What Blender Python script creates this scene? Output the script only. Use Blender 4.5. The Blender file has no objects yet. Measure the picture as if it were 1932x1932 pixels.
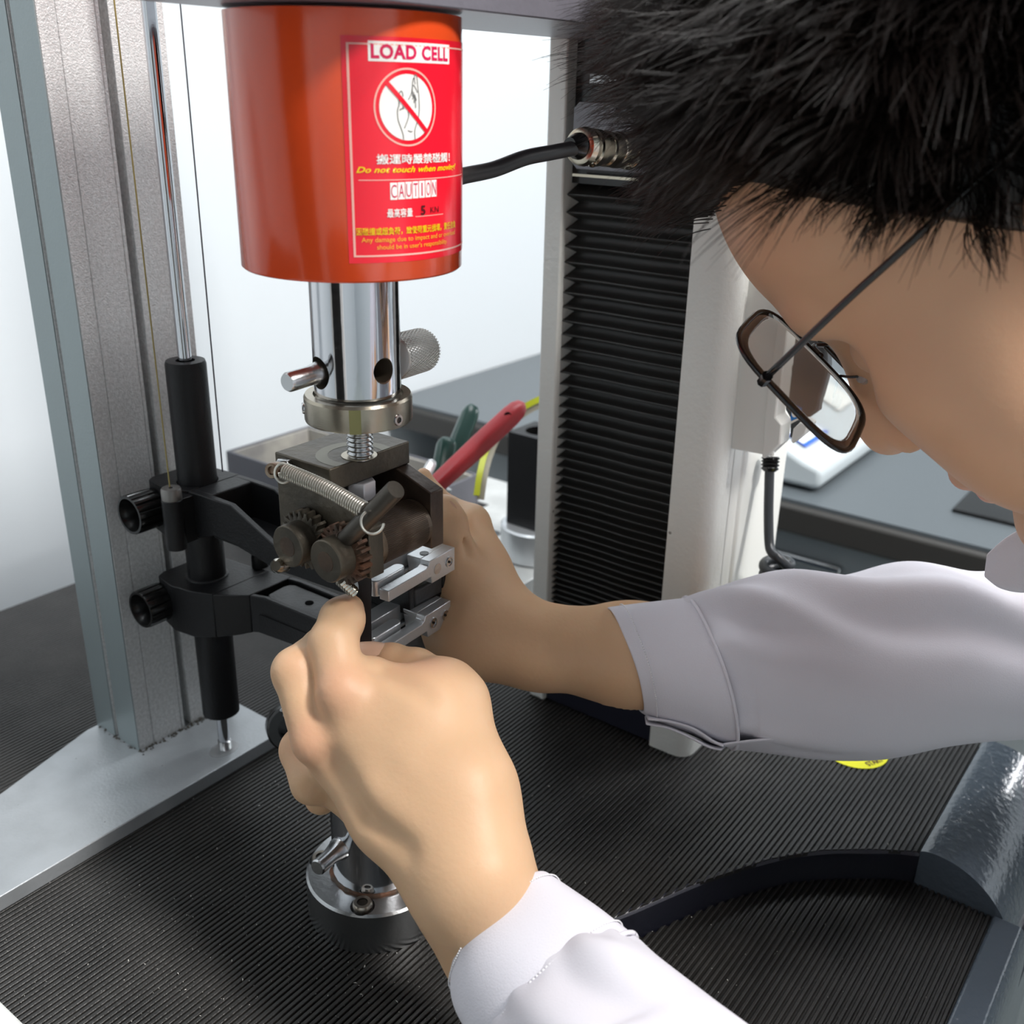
import bpy, bmesh, math, random
import numpy as np
from mathutils import Vector, Matrix
random.seed(7); rng = np.random.default_rng(7)
PI = math.pi
# ------------------------------------------------------------------ camera
# Working units are 1.5 x metres (everything is scaled by S at the end, in one pass, to real size).
S = 2/3
FP, CC = 1932.0, 966.0
def nz(v): v = np.array(v, float); return v/np.linalg.norm(v)
_eX = nz((1567,-762,FP)); _eZ = -nz((-104,4684,FP)); _eX = nz(_eX-_eZ*_eX.dot(_eZ)); _eY = np.cross(_eZ,_eX)
R = np.stack([_eX,_eY,_eZ])
CAM = np.array([-.4056,-.4133,.54])
def ray(px,py): return R@np.array([(px-CC)/FP,(py-CC)/FP,1.0])
def P(px,py,d): return CAM+ray(px,py)*d
def Pz(px,py,z): r=ray(px,py); return CAM+r*((z-CAM[2])/r[2])
def Px(px,py,x): r=ray(px,py); return CAM+r*((x-CAM[0])/r[0])
def Py(px,py,y): r=ray(px,py); return CAM+r*((y-CAM[1])/r[1])
sc = bpy.context.scene
cd = bpy.data.cameras.new('camera'); cam = bpy.data.objects.new('camera', cd); sc.collection.objects.link(cam); sc.camera = cam
cd.sensor_width = 36; cd.lens = 36; cd.clip_start = .01; cd.clip_end = 50
mw = Matrix.Identity(4)
for i in range(3):
    mw[i][0]=R[i,0]; mw[i][1]=-R[i,1]; mw[i][2]=-R[i,2]; mw[i][3]=CAM[i]*S
cam.matrix_world = mw
cd.dof.use_dof = True; cd.dof.focus_distance = .63*S; cd.dof.aperture_fstop = 13
# ------------------------------------------------------------------ world, lamps, exposure
vs = sc.view_settings; vs.view_transform='Standard'; vs.look='None'; vs.gamma=1; vs.use_curve_mapping=False; vs.exposure=0.02
w = bpy.data.worlds.new('room_light'); sc.world = w; w.use_nodes = True
bg = w.node_tree.nodes['Background']; bg.inputs[0].default_value=(.80,.90,1.0,1); bg.inputs[1].default_value=.08
def area_light(name, loc, target, size, size_y, power, color=(1,1,1)):
    l = bpy.data.lights.new(name,'AREA'); l.shape='RECTANGLE'; l.size=size*S; l.size_y=size_y*S; l.energy=power; l.color=color
    o = bpy.data.objects.new(name,l); sc.collection.objects.link(o)
    o.location = Vector(loc)*S
    o.rotation_euler = (Vector(target)-Vector(loc)).to_track_quat('-Z','Y').to_euler()
    return o
area_light('key_light', (.22,-2.15,2.65), (0,0,.4), .38, .50, 50, (1,.97,.93))  # key light placed by the crosshead shadow on the load cell, no window
area_light('ceiling_lamp', (.75,-.95,2.5), (.75,-.95,0), 1.7, .22, 25, (.97,.98,1))
area_light('ceiling_lamp', (3.95,-1.9,2.0), (3.95,-1.9,0), 2.1, .25, 34, (.97,.98,1))
area_light('ceiling_lamp', (1.6,.1,2.5), (.9,.3,0), .25, 1.8, 12, (.92,.97,1))
area_light('ceiling_lamp', (-.6,.30,2.5), (-.3,.9,.2), .25, 1.4, 6.5, (.92,.97,1))
# ------------------------------------------------------------------ mesh helpers
MATS = {}
def mat(name, col, rough=.5, metal=0., bump=0., bscale=200., var=0., vscale=8., coat=0., spec=.5, sss=0., aniso=None, speck=None, trans=0., vcol2=None, detail=4):
    if name in MATS: return MATS[name]
    m = bpy.data.materials.new(name); m.use_nodes=True; nt=m.node_tree; N=nt.nodes; L=nt.links
    b = N['Principled BSDF']; b.inputs['Base Color'].default_value=(*col,1); b.inputs['Roughness'].default_value=rough
    b.inputs['Metallic'].default_value=metal; b.inputs['Coat Weight'].default_value=coat; b.inputs['Coat Roughness'].default_value=.12
    b.inputs['Specular IOR Level'].default_value=spec
    if trans: b.inputs['Transmission Weight'].default_value=trans
    if sss:
        b.inputs['Subsurface Weight'].default_value=sss; b.inputs['Subsurface Radius'].default_value=(1,.35,.2); b.inputs['Subsurface Scale'].default_value=.004
    tc = N.new('ShaderNodeTexCoord')
    src = tc.outputs['Object']
    if aniso:
        mp = N.new('ShaderNodeMapping'); mp.inputs['Scale'].default_value=aniso; L.new(src,mp.inputs[0]); src=mp.outputs[0]
    last = None
    if var or vcol2:
        n = N.new('ShaderNodeTexNoise'); n.inputs['Scale'].default_value=vscale; n.inputs['Detail'].default_value=5; L.new(src,n.inputs[0])
        rr = N.new('ShaderNodeValToRGB'); L.new(n.outputs[0],rr.inputs[0])
        c2 = vcol2 or tuple(min(1,c*(1+var)) for c in col); c1 = col if vcol2 else tuple(c*(1-var) for c in col)
        rr.color_ramp.elements[0].position=.38; rr.color_ramp.elements[1].position=.66
        rr.color_ramp.elements[0].color=(*c1,1); rr.color_ramp.elements[1].color=(*c2,1)
        last = rr.outputs[0]
    if speck:
        v = N.new('ShaderNodeTexVoronoi'); v.inputs['Scale'].default_value=speck[0]; L.new(src,v.inputs[0])
        lt = N.new('ShaderNodeMath'); lt.operation='LESS_THAN'; lt.inputs[1].default_value=speck[1]; L.new(v.outputs['Distance'],lt.inputs[0])
        mx = N.new('ShaderNodeMix'); mx.data_type='RGBA'; L.new(lt.outputs[0],mx.inputs[0]); mx.inputs[7].default_value=(*speck[2],1)
        if last: L.new(last,mx.inputs[6])
        else: mx.inputs[6].default_value=(*col,1)
        last = mx.outputs[2]
    if last: L.new(last,b.inputs['Base Color'])
    if bump:
        n = N.new('ShaderNodeTexNoise'); n.inputs['Scale'].default_value=bscale; n.inputs['Detail'].default_value=detail; L.new(src,n.inputs[0])
        bp = N.new('ShaderNodeBump'); bp.inputs['Strength'].default_value=bump; bp.inputs['Distance'].default_value=.001; L.new(n.outputs[0],bp.inputs['Height']); L.new(bp.outputs[0],b.inputs['Normal'])
    MATS[name]=m; return m
class MB:
    def __init__(s): s.v=[]; s.f=[]
    def add(s, vs, fs):
        o=len(s.v); s.v+= [tuple(map(float,v)) for v in vs]; s.f+=[tuple(i+o for i in f) for f in fs]; return s
    def box(s, lo, hi, M=None):
        lo=np.array(lo,float); hi=np.array(hi,float)
        vs=[np.array((x,y,z)) for z in (lo[2],hi[2]) for y in (lo[1],hi[1]) for x in (lo[0],hi[0])]
        if M is not None: vs=[M(v) for v in vs]
        return s.add(vs,[(0,2,3,1),(4,5,7,6),(0,1,5,4),(2,6,7,3),(0,4,6,2),(1,3,7,5)])
    def cyl(s, p0, p1, r0, r1=None, n=32, cap=True, ph=0):
        return s.lathe(p0, p1, [(r0,0),(r1 if r1 is not None else r0,1)], n, cap, ph)
    def lathe(s, p0, p1, prof, n=32, cap=True, ph=0, rad=None):
        # prof: list of (radius, t) with t along p0->p1 (0..1) ; rad(k,angle)->multiplier
        p0=np.array(p0,float); p1=np.array(p1,float); a=p1-p0; an=nz(a)
        u=np.cross(an,(0,0,1)); u = nz(u) if np.linalg.norm(u)>1e-3 else np.array((1.,0,0)); v=np.cross(an,u)
        vs=[]; fs=[]
        for k,(r,t) in enumerate(prof):
            for i in range(n):
                th=2*PI*i/n+ph; rr=r*(rad(k,th) if rad else 1); vs.append(p0+a*t+u*math.cos(th)*rr+v*math.sin(th)*rr)
        for k in range(len(prof)-1):
            for i in range(n): j=(i+1)%n; fs.append((k*n+i,k*n+j,(k+1)*n+j,(k+1)*n+i))
        if cap: fs.append(tuple(range(n))[::-1]); fs.append(tuple((len(prof)-1)*n+i for i in range(n)))
        return s.add(vs,fs)
    def prism(s, poly, M0, M1):
        n=len(poly); vs=[M0(p) for p in poly]+[M1(p) for p in poly]
        fs=[tuple(range(n))[::-1],tuple(range(n,2*n))]+[(i,(i+1)%n,n+(i+1)%n,n+i) for i in range(n)]
        return s.add(vs,fs)
    def zprism(s, poly, z0, z1): return s.prism(poly, lambda p:(p[0],p[1],z0), lambda p:(p[0],p[1],z1))
    def xprism(s, poly, x0, x1): return s.prism(poly, lambda p:(x0,p[0],p[1]), lambda p:(x1,p[0],p[1]))
    def yprism(s, poly, y0, y1): return s.prism(poly, lambda p:(p[0],y0,p[1]), lambda p:(p[0],y1,p[1]))
    def tube(s, pts, r, n=12, cap=True):
        pts=[np.array(p,float) for p in pts]; m=len(pts); vs=[]; fs=[]; rr=r if hasattr(r,'__len__') else [r]*m
        u=None
        for k,p in enumerate(pts):
            t=nz(pts[min(k+1,m-1)]-pts[max(k-1,0)])
            if u is None:
                u=np.cross(t,(0,0,1)); u = nz(u) if np.linalg.norm(u)>1e-3 else np.array((1.,0,0))
            u=nz(u-t*u.dot(t)); v=np.cross(t,u)
            for i in range(n): th=2*PI*i/n; vs.append(p+(u*math.cos(th)+v*math.sin(th))*rr[k])
        for k in range(m-1):
            for i in range(n): j=(i+1)%n; fs.append((k*n+i,k*n+j,(k+1)*n+j,(k+1)*n+i))
        if cap: fs.append(tuple(range(n))[::-1]); fs.append(tuple((m-1)*n+i for i in range(n)))
        return s.add(vs,fs)
    def grid(s, rows, closed=False):
        nr=len(rows); nc=len(rows[0]); fs=[]
        for k in range(nr-1):
            for i in range(nc if closed else nc-1): j=(i+1)%nc; fs.append((k*nc+i,k*nc+j,(k+1)*nc+j,(k+1)*nc+i))
        return s.add([p for r_ in rows for p in r_],fs)
ORG = {}
def finish(me, sharp=35):
    me.shade_smooth()
    if sharp: me.set_sharp_from_angle(angle=math.radians(sharp))
def thing(name, loc, label, cat, group=None, kind=None):
    o=bpy.data.objects.new(name,None); sc.collection.objects.link(o); o.empty_display_size=.02
    o.location=tuple(map(float,loc)); o['label']=label; o['category']=cat
    if group: o['group']=group
    if kind: o['kind']=kind
    ORG[o.name]=np.array(loc,float); return o
def obj(name, mb, m, parent=None, bevel=0, label=None, sharp=35, kind=None, origin=None, cat=None, group=None, seg=2):
    if isinstance(mb,MB): V,Fc = mb.v,mb.f
    else: V,Fc = mb
    V=np.array(V,float)
    if parent is not None: og=ORG[parent.name]
    else: og=np.array(origin if origin is not None else (V[:,0].mean(),V[:,1].mean(),V[:,2].min()),float)
    me=bpy.data.meshes.new(name); me.from_pydata([tuple(v) for v in (V-og)],[],Fc); me.update()
    bm=bmesh.new(); bm.from_mesh(me); bmesh.ops.recalc_face_normals(bm,faces=bm.faces); bm.to_mesh(me); bm.free()
    me.materials.append(m); finish(me,sharp)
    o=bpy.data.objects.new(name,me); sc.collection.objects.link(o)
    if parent is not None: o.parent=parent
    else: o.location=tuple(og)
    ORG[o.name]=og
    if bevel:
        b=o.modifiers.new('bevel','BEVEL'); b.width=bevel*S; b.segments=seg; b.limit_method='ANGLE'; b.angle_limit=math.radians(40); b.harden_normals=False
    if label: o['label']=label
    if cat: o['category']=cat
    if group: o['group']=group
    if kind: o['kind']=kind
    return o
def cut(o, cutter, m=None):
    """bores the cutter shape out of a mesh for good (applied at once, nothing is left in the scene)"""
    c=obj('cutter',cutter,m or o.data.materials[0],None,sharp=0); c.location=tuple(ORG[c.name]); 
    d=o.location.copy(); par=o.parent; o.parent=None; o.location=tuple(ORG[o.name])
    md=o.modifiers.new('b','BOOLEAN'); md.object=c; md.operation='DIFFERENCE'; md.solver='EXACT'; md.material_mode='TRANSFER'
    bpy.context.view_layer.update(); dg=bpy.context.evaluated_depsgraph_get(); me=bpy.data.meshes.new_from_object(o.evaluated_get(dg))
    o.modifiers.remove(md); old=o.data; me.name=old.name+'_bored'; o.data=me; bpy.data.objects.remove(c); o.parent=par; o.location=d; finish(me,35); return o
def circ(cx,cy,r,n=24,a0=0,a1=2*PI): 
    full = abs(a1-a0-2*PI)<1e-6
    return [(cx+r*math.cos(a0+(a1-a0)*i/(n if full else n-1)),cy+r*math.sin(a0+(a1-a0)*i/(n if full else n-1))) for i in range(n)]
def hexnut(mb,p0,p1,r): return mb.lathe(p0,p1,[(r*.93,0),(r,.08),(r,.92),(r*.93,1)],6)
def frame_on(p,axis):
    axis=nz(axis); u=np.cross(axis,(0,0,1)); u=nz(u) if np.linalg.norm(u)>1e-3 else np.array((1.,0,0)); return axis,u,np.cross(axis,u)
def catmull(pts, n=8):
    pts=[np.array(p,float) for p in pts]; Q=[2*pts[0]-pts[1]]+pts+[2*pts[-1]-pts[-2]]; out=[]
    for i in range(1,len(Q)-2):
        for k in range(n):
            t=k/n; a,b,c,d=Q[i-1],Q[i],Q[i+1],Q[i+2]
            out.append(.5*((2*b)+(c-a)*t+(2*a-5*b+4*c-d)*t*t+(3*b-a-3*c+d)*t**3))
    out.append(pts[-1]); return out
# ------------------------------------------------------------------ materials
M_wall=mat('wall_paint',(.62,.655,.68),.7,bump=.05,bscale=300)
M_mat=mat('ribbed_rubber',(.016,.015,.014),.42,bump=.25,bscale=900,var=.35,vscale=30,spec=.5)
M_base=mat('hammered_blue_grey_paint',(.075,.095,.12),.16,bump=.7,bscale=260,detail=2,coat=.4,spec=.6)
M_navy=mat('dark_navy_paint',(.012,.013,.024),.35,bump=.1,bscale=500)
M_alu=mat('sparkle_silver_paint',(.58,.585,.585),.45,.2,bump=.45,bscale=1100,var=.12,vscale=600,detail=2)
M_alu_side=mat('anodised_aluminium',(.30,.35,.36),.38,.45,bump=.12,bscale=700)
M_plate=mat('brushed_plate',(.40,.42,.44),.38,.45,bump=.15,bscale=600,var=.08,vscale=40,speck=(90,.035,(.12,.11,.10)))
M_chrome=mat('polished_chrome',(.66,.67,.70),.09,1.,bump=.02,bscale=200)
M_steel=mat('machined_steel',(.52,.53,.54),.24,1.,bump=.08,bscale=500)
M_rim=mat('bronze_steel',(.40,.36,.29),.28,1.,bump=.12,bscale=500,aniso=(1,1,8))
M_grip=mat('oiled_dark_steel',(.060,.052,.040),.40,.6,bump=.3,bscale=260,vcol2=(.105,.088,.064),vscale=45)
M_grip_in=mat('brown_dark_steel',(.055,.037,.028),.42,.5,bump=.3,bscale=260,vcol2=(.105,.070,.046),vscale=50)
M_rust=mat('rusty_gear_steel',(.06,.042,.03),.5,.45,bump=.4,bscale=500,vcol2=(.15,.065,.035),vscale=120)
M_blk=mat('matt_black_anodised',(.008,.008,.009),.42,bump=.18,bscale=700,spec=.3)
M_blkgrey=mat('worn_black_plate',(.05,.05,.052),.5,.2,bump=.25,bscale=500,var=.3,vscale=60)
M_plast=mat('black_plastic',(.006,.006,.006),.22,spec=.55)
M_jaw=mat('satin_aluminium',(.62,.64,.66),.30,.7,bump=.1,bscale=700)
M_orange=mat('orange_enamel',(.86,.085,.018),.16,coat=.5,bump=.02,bscale=120)
M_lab=mat('label_red',(.80,.012,.03),.2,coat=.4)
M_labw=mat('label_white',(.85,.82,.78),.3)
M_laby=mat('label_yellow',(.85,.60,.01),.3)
M_labd=mat('label_dark_print',(.07,.005,.008),.4)
M_labg=mat('label_grey_line',(.12,.12,.12),.4)
M_white=mat('cream_machine_paint',(.72,.73,.70),.42,bump=.35,bscale=330,speck=(45,.04,(.28,.27,.25)))
M_white2=mat('white_plastic',(.72,.73,.70),.35)
M_scale=mat('scale_plastic',(.50,.55,.57),.35)
M_bel=mat('bellows_rubber',(.02,.0195,.018),.38,bump=.1,bscale=300)
M_benchtop=mat('bench_top',(.095,.11,.12),.35,bump=.04,bscale=200)
M_benchedge=mat('bench_edge',(.035,.033,.030),.45)
M_cab=mat('cabinet_grey',(.27,.30,.31),.5)
M_floor=mat('floor_vinyl',(.50,.54,.52),.4,var=.06,vscale=5)
M_brass=mat('nickel_brass',(.55,.50,.40),.2,1.)
M_green=mat('green_pvc',(.006,.045,.035),.3)
M_red=mat('red_pvc',(.42,.022,.03),.35,bump=.1,bscale=500)
M_yel=mat('yellow_strip',(.62,.66,.02),.4)
M_dust=mat('dusty_tray',(.42,.40,.35),.8,bump=.4,bscale=150,vcol2=(.26,.25,.24),vscale=30)
M_tray=mat('grey_tray',(.085,.085,.10),.45)
M_skin=mat('skin',(.63,.405,.245),.48,sss=.25,bump=.12,bscale=420,var=.05,vscale=18,spec=.35,speck=None)
M_shirt=mat('white_cotton',(.62,.61,.665),.75,bump=.12,bscale=1500,spec=.25)
M_shirt2=mat('white_cotton_seam',(.66,.65,.71),.7,bump=.2,bscale=1500,spec=.25)
M_hair=mat('black_brown_hair',(.014,.009,.007),.36,spec=.5)
M_frame=mat('dark_glasses_frame',(.008,.007,.008),.18,spec=.6)
M_spec=mat('specimen_rubber',(.006,.007,.010),.45)
M_sticker=mat('yellow_sticker',(.80,.78,.01),.4)
M_cable=mat('grey_cable',(.06,.058,.06),.4)
M_cord=mat('black_cord',(.02,.024,.028),.35)
M_swarf=mat('swarf_chips',(.85,.83,.78),.5,.1)
M_dirt=mat('grime',(.10,.09,.075),.9)
# =================================================================== SETTING
def struct(name, mb, m, **k): o=obj(name,mb,m,kind='structure',**k); return o
struct('wall_back', MB().box((-3,.88,-1.3),(4.9,.95,2.6)), M_wall)
struct('wall_right', MB().box((4.9,-3.2,-1.3),(5.0,.95,2.6)), M_wall)
struct('wall_left', MB().box((-3.1,-3.2,-1.3),(-3.0,.95,2.6)), M_wall)
struct('wall_front', MB().box((-3,-3.3,-1.3),(4.9,-3.2,2.6)), M_wall)
struct('floor', MB().box((-3,-3.2,-1.35),(4.9,.88,-1.3)), M_floor)
# bench against the back wall
b=thing('laboratory_bench',(1.4,-.2,-1.3),'dark grey topped laboratory bench against the white wall behind the machine','bench')
obj('bench_top', MB().box((.945,-2.2,-.006),(1.9,.875,.0)), M_benchtop, b)
obj('edge_band', MB().box((.935,-2.2,-.05),(1.9,.876,-.006)), M_benchedge, b, bevel=.006)
obj('side_panel', MB().box((.99,-2.2,-1.3),(1.85,-2.15,-.052)), M_cab, b)
for i,(y0,y1) in enumerate(((.30,.745),(-.16,.29),(-.62,-.17),(-1.1,-.63),(-1.6,-1.11),(-2.14,-1.61))):
    obj('cabinet_carcass', MB().box((1.0,y0,-1.25),(1.85,y1,-.052)), M_cab, b)
    for z0,z1 in ((-.26,-.055),(-.48,-.265),(-1.22,-.485)):
        d=obj('drawer_front', MB().box((.975,y0+.004,z0+.004),(.999,y1-.004,z1-.004)), M_cab, b, bevel=.003)
        obj('pull_handle', MB().box((.962,(y0+y1)/2-.06,z1-.05),(.9745,(y0+y1)/2+.06,z1-.038)), M_steel, d, bevel=.003)
# =================================================================== MACHINE BASE
def arc_x(y):   # front edge of the upper deck: x as a function of y
    return float(np.interp(y,[-.2929,-.2609,-.232,-.2038,-.1693,-.1502,-.139,-.128,-.121,-.118],[.297,.2755,.2511,.2159,.1527,.1087,.0839,.045,.01,-.03]))
arcpts=[( .297,-.2929),(.288,-.277),(.2755,-.2609),(.264,-.246),(.2511,-.232),(.234,-.2165),(.2159,-.2038),(.185,-.185),(.1527,-.1693),(.1087,-.1502),(.0839,-.139),(.045,-.128),(.01,-.121),(-.03,-.118),(-.10,-.121),(-.2,-.15),(-.3,-.2),(-.36,-.2929)]
arcs=[tuple(p) for p in catmull([(x,y) for x,y in arcpts],5)]
mbs=thing('machine_base',(.1,.1,-1.3),'blue grey cast base of the testing machine with curved recess and rounded edge','machine base')
deck=[(.48,.63),(-.55,.63),(-.55,-.2929)]+arcs[::-1]+[(.48,-.2929)]
# drop upper deck: prism down to recess level
obj('deck', MB().zprism(deck,-.06,-.004), M_navy, mbs)
obj('recess_floor', MB().box((-.55,-.375,-.12),(.48,.63,-.0605)), M_navy, mbs)
wall=[];h=[(-.0315),(-.0045)]
rows=[[ (x,y,z) for (x,y) in arcs] for z in (-.060,-.0012)]
rows.append([(x+.004*0,y+.0035,-.0008) for x,y in arcs])
obj('recess_wall', MB().grid(rows), M_navy, mbs, sharp=0)
# rounded side edge
prof=[(-.2935,-.004),(-.2935,.0015),(-.300,.0035),(-.312,.0035),(-.325,.0005),(-.338,-.006),(-.350,-.016),(-.360,-.029),(-.367,-.045),(-.371,-.07),(-.372,-.12),(-.30,-.12),(-.2935,-.05)]
pf=[tuple(p) for p in catmull([(a,bb) for a,bb in prof[1:11]],4)]
pf=[(-.2935,-.06)]+pf+[(-.30,-.12)]
obj('rounded_edge', MB().xprism(pf,.297,.485), M_base, mbs, sharp=50)
obj('rounded_edge', MB().xprism([(-a,bb) for a,bb in pf],-.9,-.899) if False else MB().xprism([(-.352,-.06),(-.352,-.0285),(-.3535,-.0270),(-.372,-.0270),(-.3755,-.031),(-.378,-.040),(-.380,-.06),(-.381,-.30),(-.352,-.30)],-.55,.297), M_base, mbs, bevel=.001)
obj('side_skirt', MB().box((-.55,-.378,-1.3),(.484,.63,-.121)), M_base, mbs)
# =================================================================== RIBBED MATS
PITCH=.00415
def ribbed(name,y0,y1,z,xf,xr,label,cat):
    mb=MB(); hh=.0021
    k=0; y=y0; prof=[(0,-hh),(.13,-hh),(.21,-.0004),(.30,0),(.80,0),(.88,-.0004),(.96,-hh)]
    ys=[]
    while y<y1:
        for a,b_ in prof: 
            yy=y+a*PITCH
            if yy<=y1: ys.append((yy,z+b_))
        y+=PITCH
    rows=[[(xf(yy),yy,zz) for yy,zz in ys]]
    nx=1
    rows.append([(xr,yy,zz) for yy,zz in ys])
    rows=[[(r_[0],r_[1],z-.0035) for r_ in rows[0]]]+rows
    mb.grid(rows)
    return mb
upx=lambda y: arc_x(y)+.0015 if y<-.1181 else -.55
# upper mat (front part ends on the curved edge; the rest runs on)
mm=ribbed('m',-.2920,.628,0,upx,.484,'','')
obj('ribbed_rubber_mat', mm, M_mat, label='black ribbed rubber mat covering the machine deck under both columns', cat='mat', sharp=30, origin=(0,.2,-.003))
def arc_low(y): # recess mat starts under the curved wall
    return arc_x(y+.0)-.0 if y>-.2929 else .296
lowm=MB(); hh=.0024; PL=.0046; y=-.352; ys=[]
while y<-.119:
    for a,b_ in ((0,-hh),(.20,-hh),(.33,-.0003),(.42,0),(.72,0),(.81,-.0003),(.95,-hh)): ys.append((y+a*PL,-.0285+b_))
    y+=PL
lowm.grid([[(-.5,a,c) for a,c in ys],[(min(.2965,arc_low(a)+.004),a,c) for a,c in ys]])
obj('ribbed_rubber_mat', lowm, M_mat, label='black ribbed rubber mat sunk in the curved front recess', cat='mat', sharp=30, origin=(.1,-.25,-.032))
# swarf chips on the mats
ch=MB()
for i in range(1500):
    x=rng.uniform(-.33,.47); y=rng.uniform(-.34,.20)
    if rng.random()<.5: x=rng.normal(-.05,.12); y=rng.normal(.0,.09)
    lowr = (y<-.119 and x<arc_x(y)) or y<-.292
    if y<-.35: continue
    z=-.0284 if lowr else .0001
    s_=rng.uniform(.0002,.0007)*(1+1.1*(rng.random()<.10)); a=rng.uniform(0,PI)
    c_,n_=math.cos(a)*s_,math.sin(a)*s_
    ch.add([(x-c_,y-n_,z),(x+n_*.6,y-c_*.6,z),(x+c_,y+n_,z+s_*.3),(x,y,z+s_*.8)],[(0,1,2),(0,1,3),(1,2,3),(0,2,3)])
obj('metal_chips', ch, M_swarf, label='fine bright metal chips scattered over the ribbed mat', cat='debris', kind='stuff', sharp=0)
# =================================================================== EXTENSOMETER STAND
st=thing('extensometer_stand',(.04,.24,0),'tall grooved silver aluminium column on a tapered base plate at left','stand')
pl=[(.0915,.199),(.0915,.333),(-.0185,.333),(-.33,.245),(-.36,.199)]
obj('base_plate', MB().zprism(pl,.0002,.0128), M_plate, st, bevel=.0008)
x0,x1,y0,y1=-.008,.088,.270,.332
sec=[(x0,y0)]
def slot(xa,xb,d): return [(xa,y0),(xa,y0+d),(xb,y0+d),(xb,y0)]
sec+= [(.0052,y0),(.0056,y0+.0012),(.0062,y0)]+[(.0338,y0),(.0342,y0+.001),(.0348,y0)]+slot(.0372,.0440,.010)+[(.0700,y0),(.0704,y0+.001),(.0710,y0)]
sec+= [(x1,y0),(x1,y1),(x0,y1),(x0,.3045),(x0+.0045,.3045),(x0+.0045,.2995),(x0,.2995)]
obj('column', MB().zprism(sec,.0128,1.25), M_alu, st, bevel=.0004)
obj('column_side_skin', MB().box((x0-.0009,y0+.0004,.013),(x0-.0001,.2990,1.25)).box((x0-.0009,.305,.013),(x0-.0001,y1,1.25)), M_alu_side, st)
rx,ry=.0397,.2179
obj('guide_rod', MB().cyl((rx,ry,.02),(rx,ry,1.2),.0048,n=24), M_chrome, st)
thr=[(.0047,0)]
for i in range(7): thr+=[(.0056,(i+.3)/7),(.0047,(i+.8)/7)]
obj('threaded_end', MB().lathe((rx,ry,.0128),(rx,ry,.0215),thr,20), M_steel, st)
obj('oil_ring_stain', MB().zprism([(rx-.002+.0135*math.cos(t),ry-.001+.010*math.sin(t)) for t in np.linspace(0,2*PI,32)[:-1]],.01282,.0130), mat('smudged_plate',(.40,.41,.42),.25,.5), st)
gr=MB()
for i in range(260):
    x=rng.uniform(-.012,.085); y=y0-abs(rng.normal(0,.0025)) if rng.random()<.75 else 0
    if y==0: x=x0-abs(rng.normal(.001,.001)); y=rng.uniform(y0,y1)
    if x<.02 and rng.random()<.5: continue
    s_=rng.uniform(.0004,.0018); z=.0129
    gr.add([(x-s_,y,z),(x+s_*.3,y-s_,z),(x+s_,y+s_*.4,z),(x,y,z+s_*rng.uniform(.6,1.6))],[(0,1,2),(0,1,3),(1,2,3),(0,2,3)])
obj('grime_crumbs', gr, M_dirt, st, kind='stuff', label='grey grime and crumbs gathered along the column foot', sharp=0)
obj('counterweight_sleeve', MB().lathe((rx,ry,.048),(rx,ry,.352),[(.0105,0),(.0150,.008),(.0152,.35),(.0146,.352),(.0148,.6),(.0148,.992),(.0140,1),(.0070,1),(.0070,.985)],48), M_blk, st)
# pull cords
def cord(name,p0,p1,r,m,label,sag=0):
    mb=MB(); mb.tube([np.array(p0)+(np.array(p1)-np.array(p0))*t for t in np.linspace(0,1,6)],r,6); return obj(name,mb,m,label=label,cat='cord',origin=p1)
cord('pull_cord', (.0066,.2055,.62)+np.array((0,0,.3)), (.0066,.2055,.2655), .0006, mat('yellowed_line',(.32,.26,.09),.5), 'thin yellowish line running up from silver knob of upper arm')
cord('pull_cord', P(338,-20,.74)+(P(338,0,.74)-P(420,890,.76))*.3, P(420,890,.76), .00055, mat('black_line',(.02,.02,.03),.5), 'thin black line hanging behind the black sleeve')
# knob builder
def knob(parent, p0, axis, r=.0155, L=.022):
    a,u,v=frame_on(p0,axis); p0=np.array(p0,float)
    mb=MB(); n=96
    rad=lambda k,th: 1-.07*max(0,math.cos(th*16))**3 if k in (2,3,4) else 1
    mb.lathe(p0,p0+a*L,[(r*.62,-.45),(r*.70,0),(r*.98,.02),(r,.2),(r,.93),(r*.96,1),(r*.84,1),(r*.78,.8),(r*.50,.45),(r*.50,.42)],n,rad=rad)
    return obj('knob', mb, M_plast, parent, sharp=30)
# ---- extensometer arms
def pocket_arm(name,label,zt,outline,z0,prof,plate,hole,knobp):
    t=thing(name,(rx,ry,zt-.03),label,'measuring arm'); return t
def ringed_plate(outer, inner, z0, z1):
    """flat ring between an outer and an inner outline with the same number of points"""
    mb=MB(); n=len(outer)
    vs=[(x,y,z0) for x,y in outer]+[(x,y,z1) for x,y in outer]+[(x,y,z0) for x,y in inner]+[(x,y,z1) for x,y in inner]; fs=[]
    for i in range(n):
        j=(i+1)%n
        fs+=[(i,j,n+j,n+i),(n+i,n+j,3*n+j,3*n+i),(2*n+j,2*n+i,3*n+i,3*n+j),(i,2*n+i,2*n+j,j)]
    return mb.add(vs,fs)
def arm_body(sections):
    """sections along y: (y, xa, xb, zbot, ztop)  rectangular loft"""
    rows=[]
    for (y,xa,xb,zb,zt) in sections: rows.append([(xa,y,zt),(xb,y,zt),(xb,y,zb),(xa,y,zb)])
    mb=MB().grid(rows,closed=True); n=len(rows)
    mb.f.append((0,1,2,3)); mb.f.append(tuple(4*(n-1)+k for k in (3,2,1,0))); return mb
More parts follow.
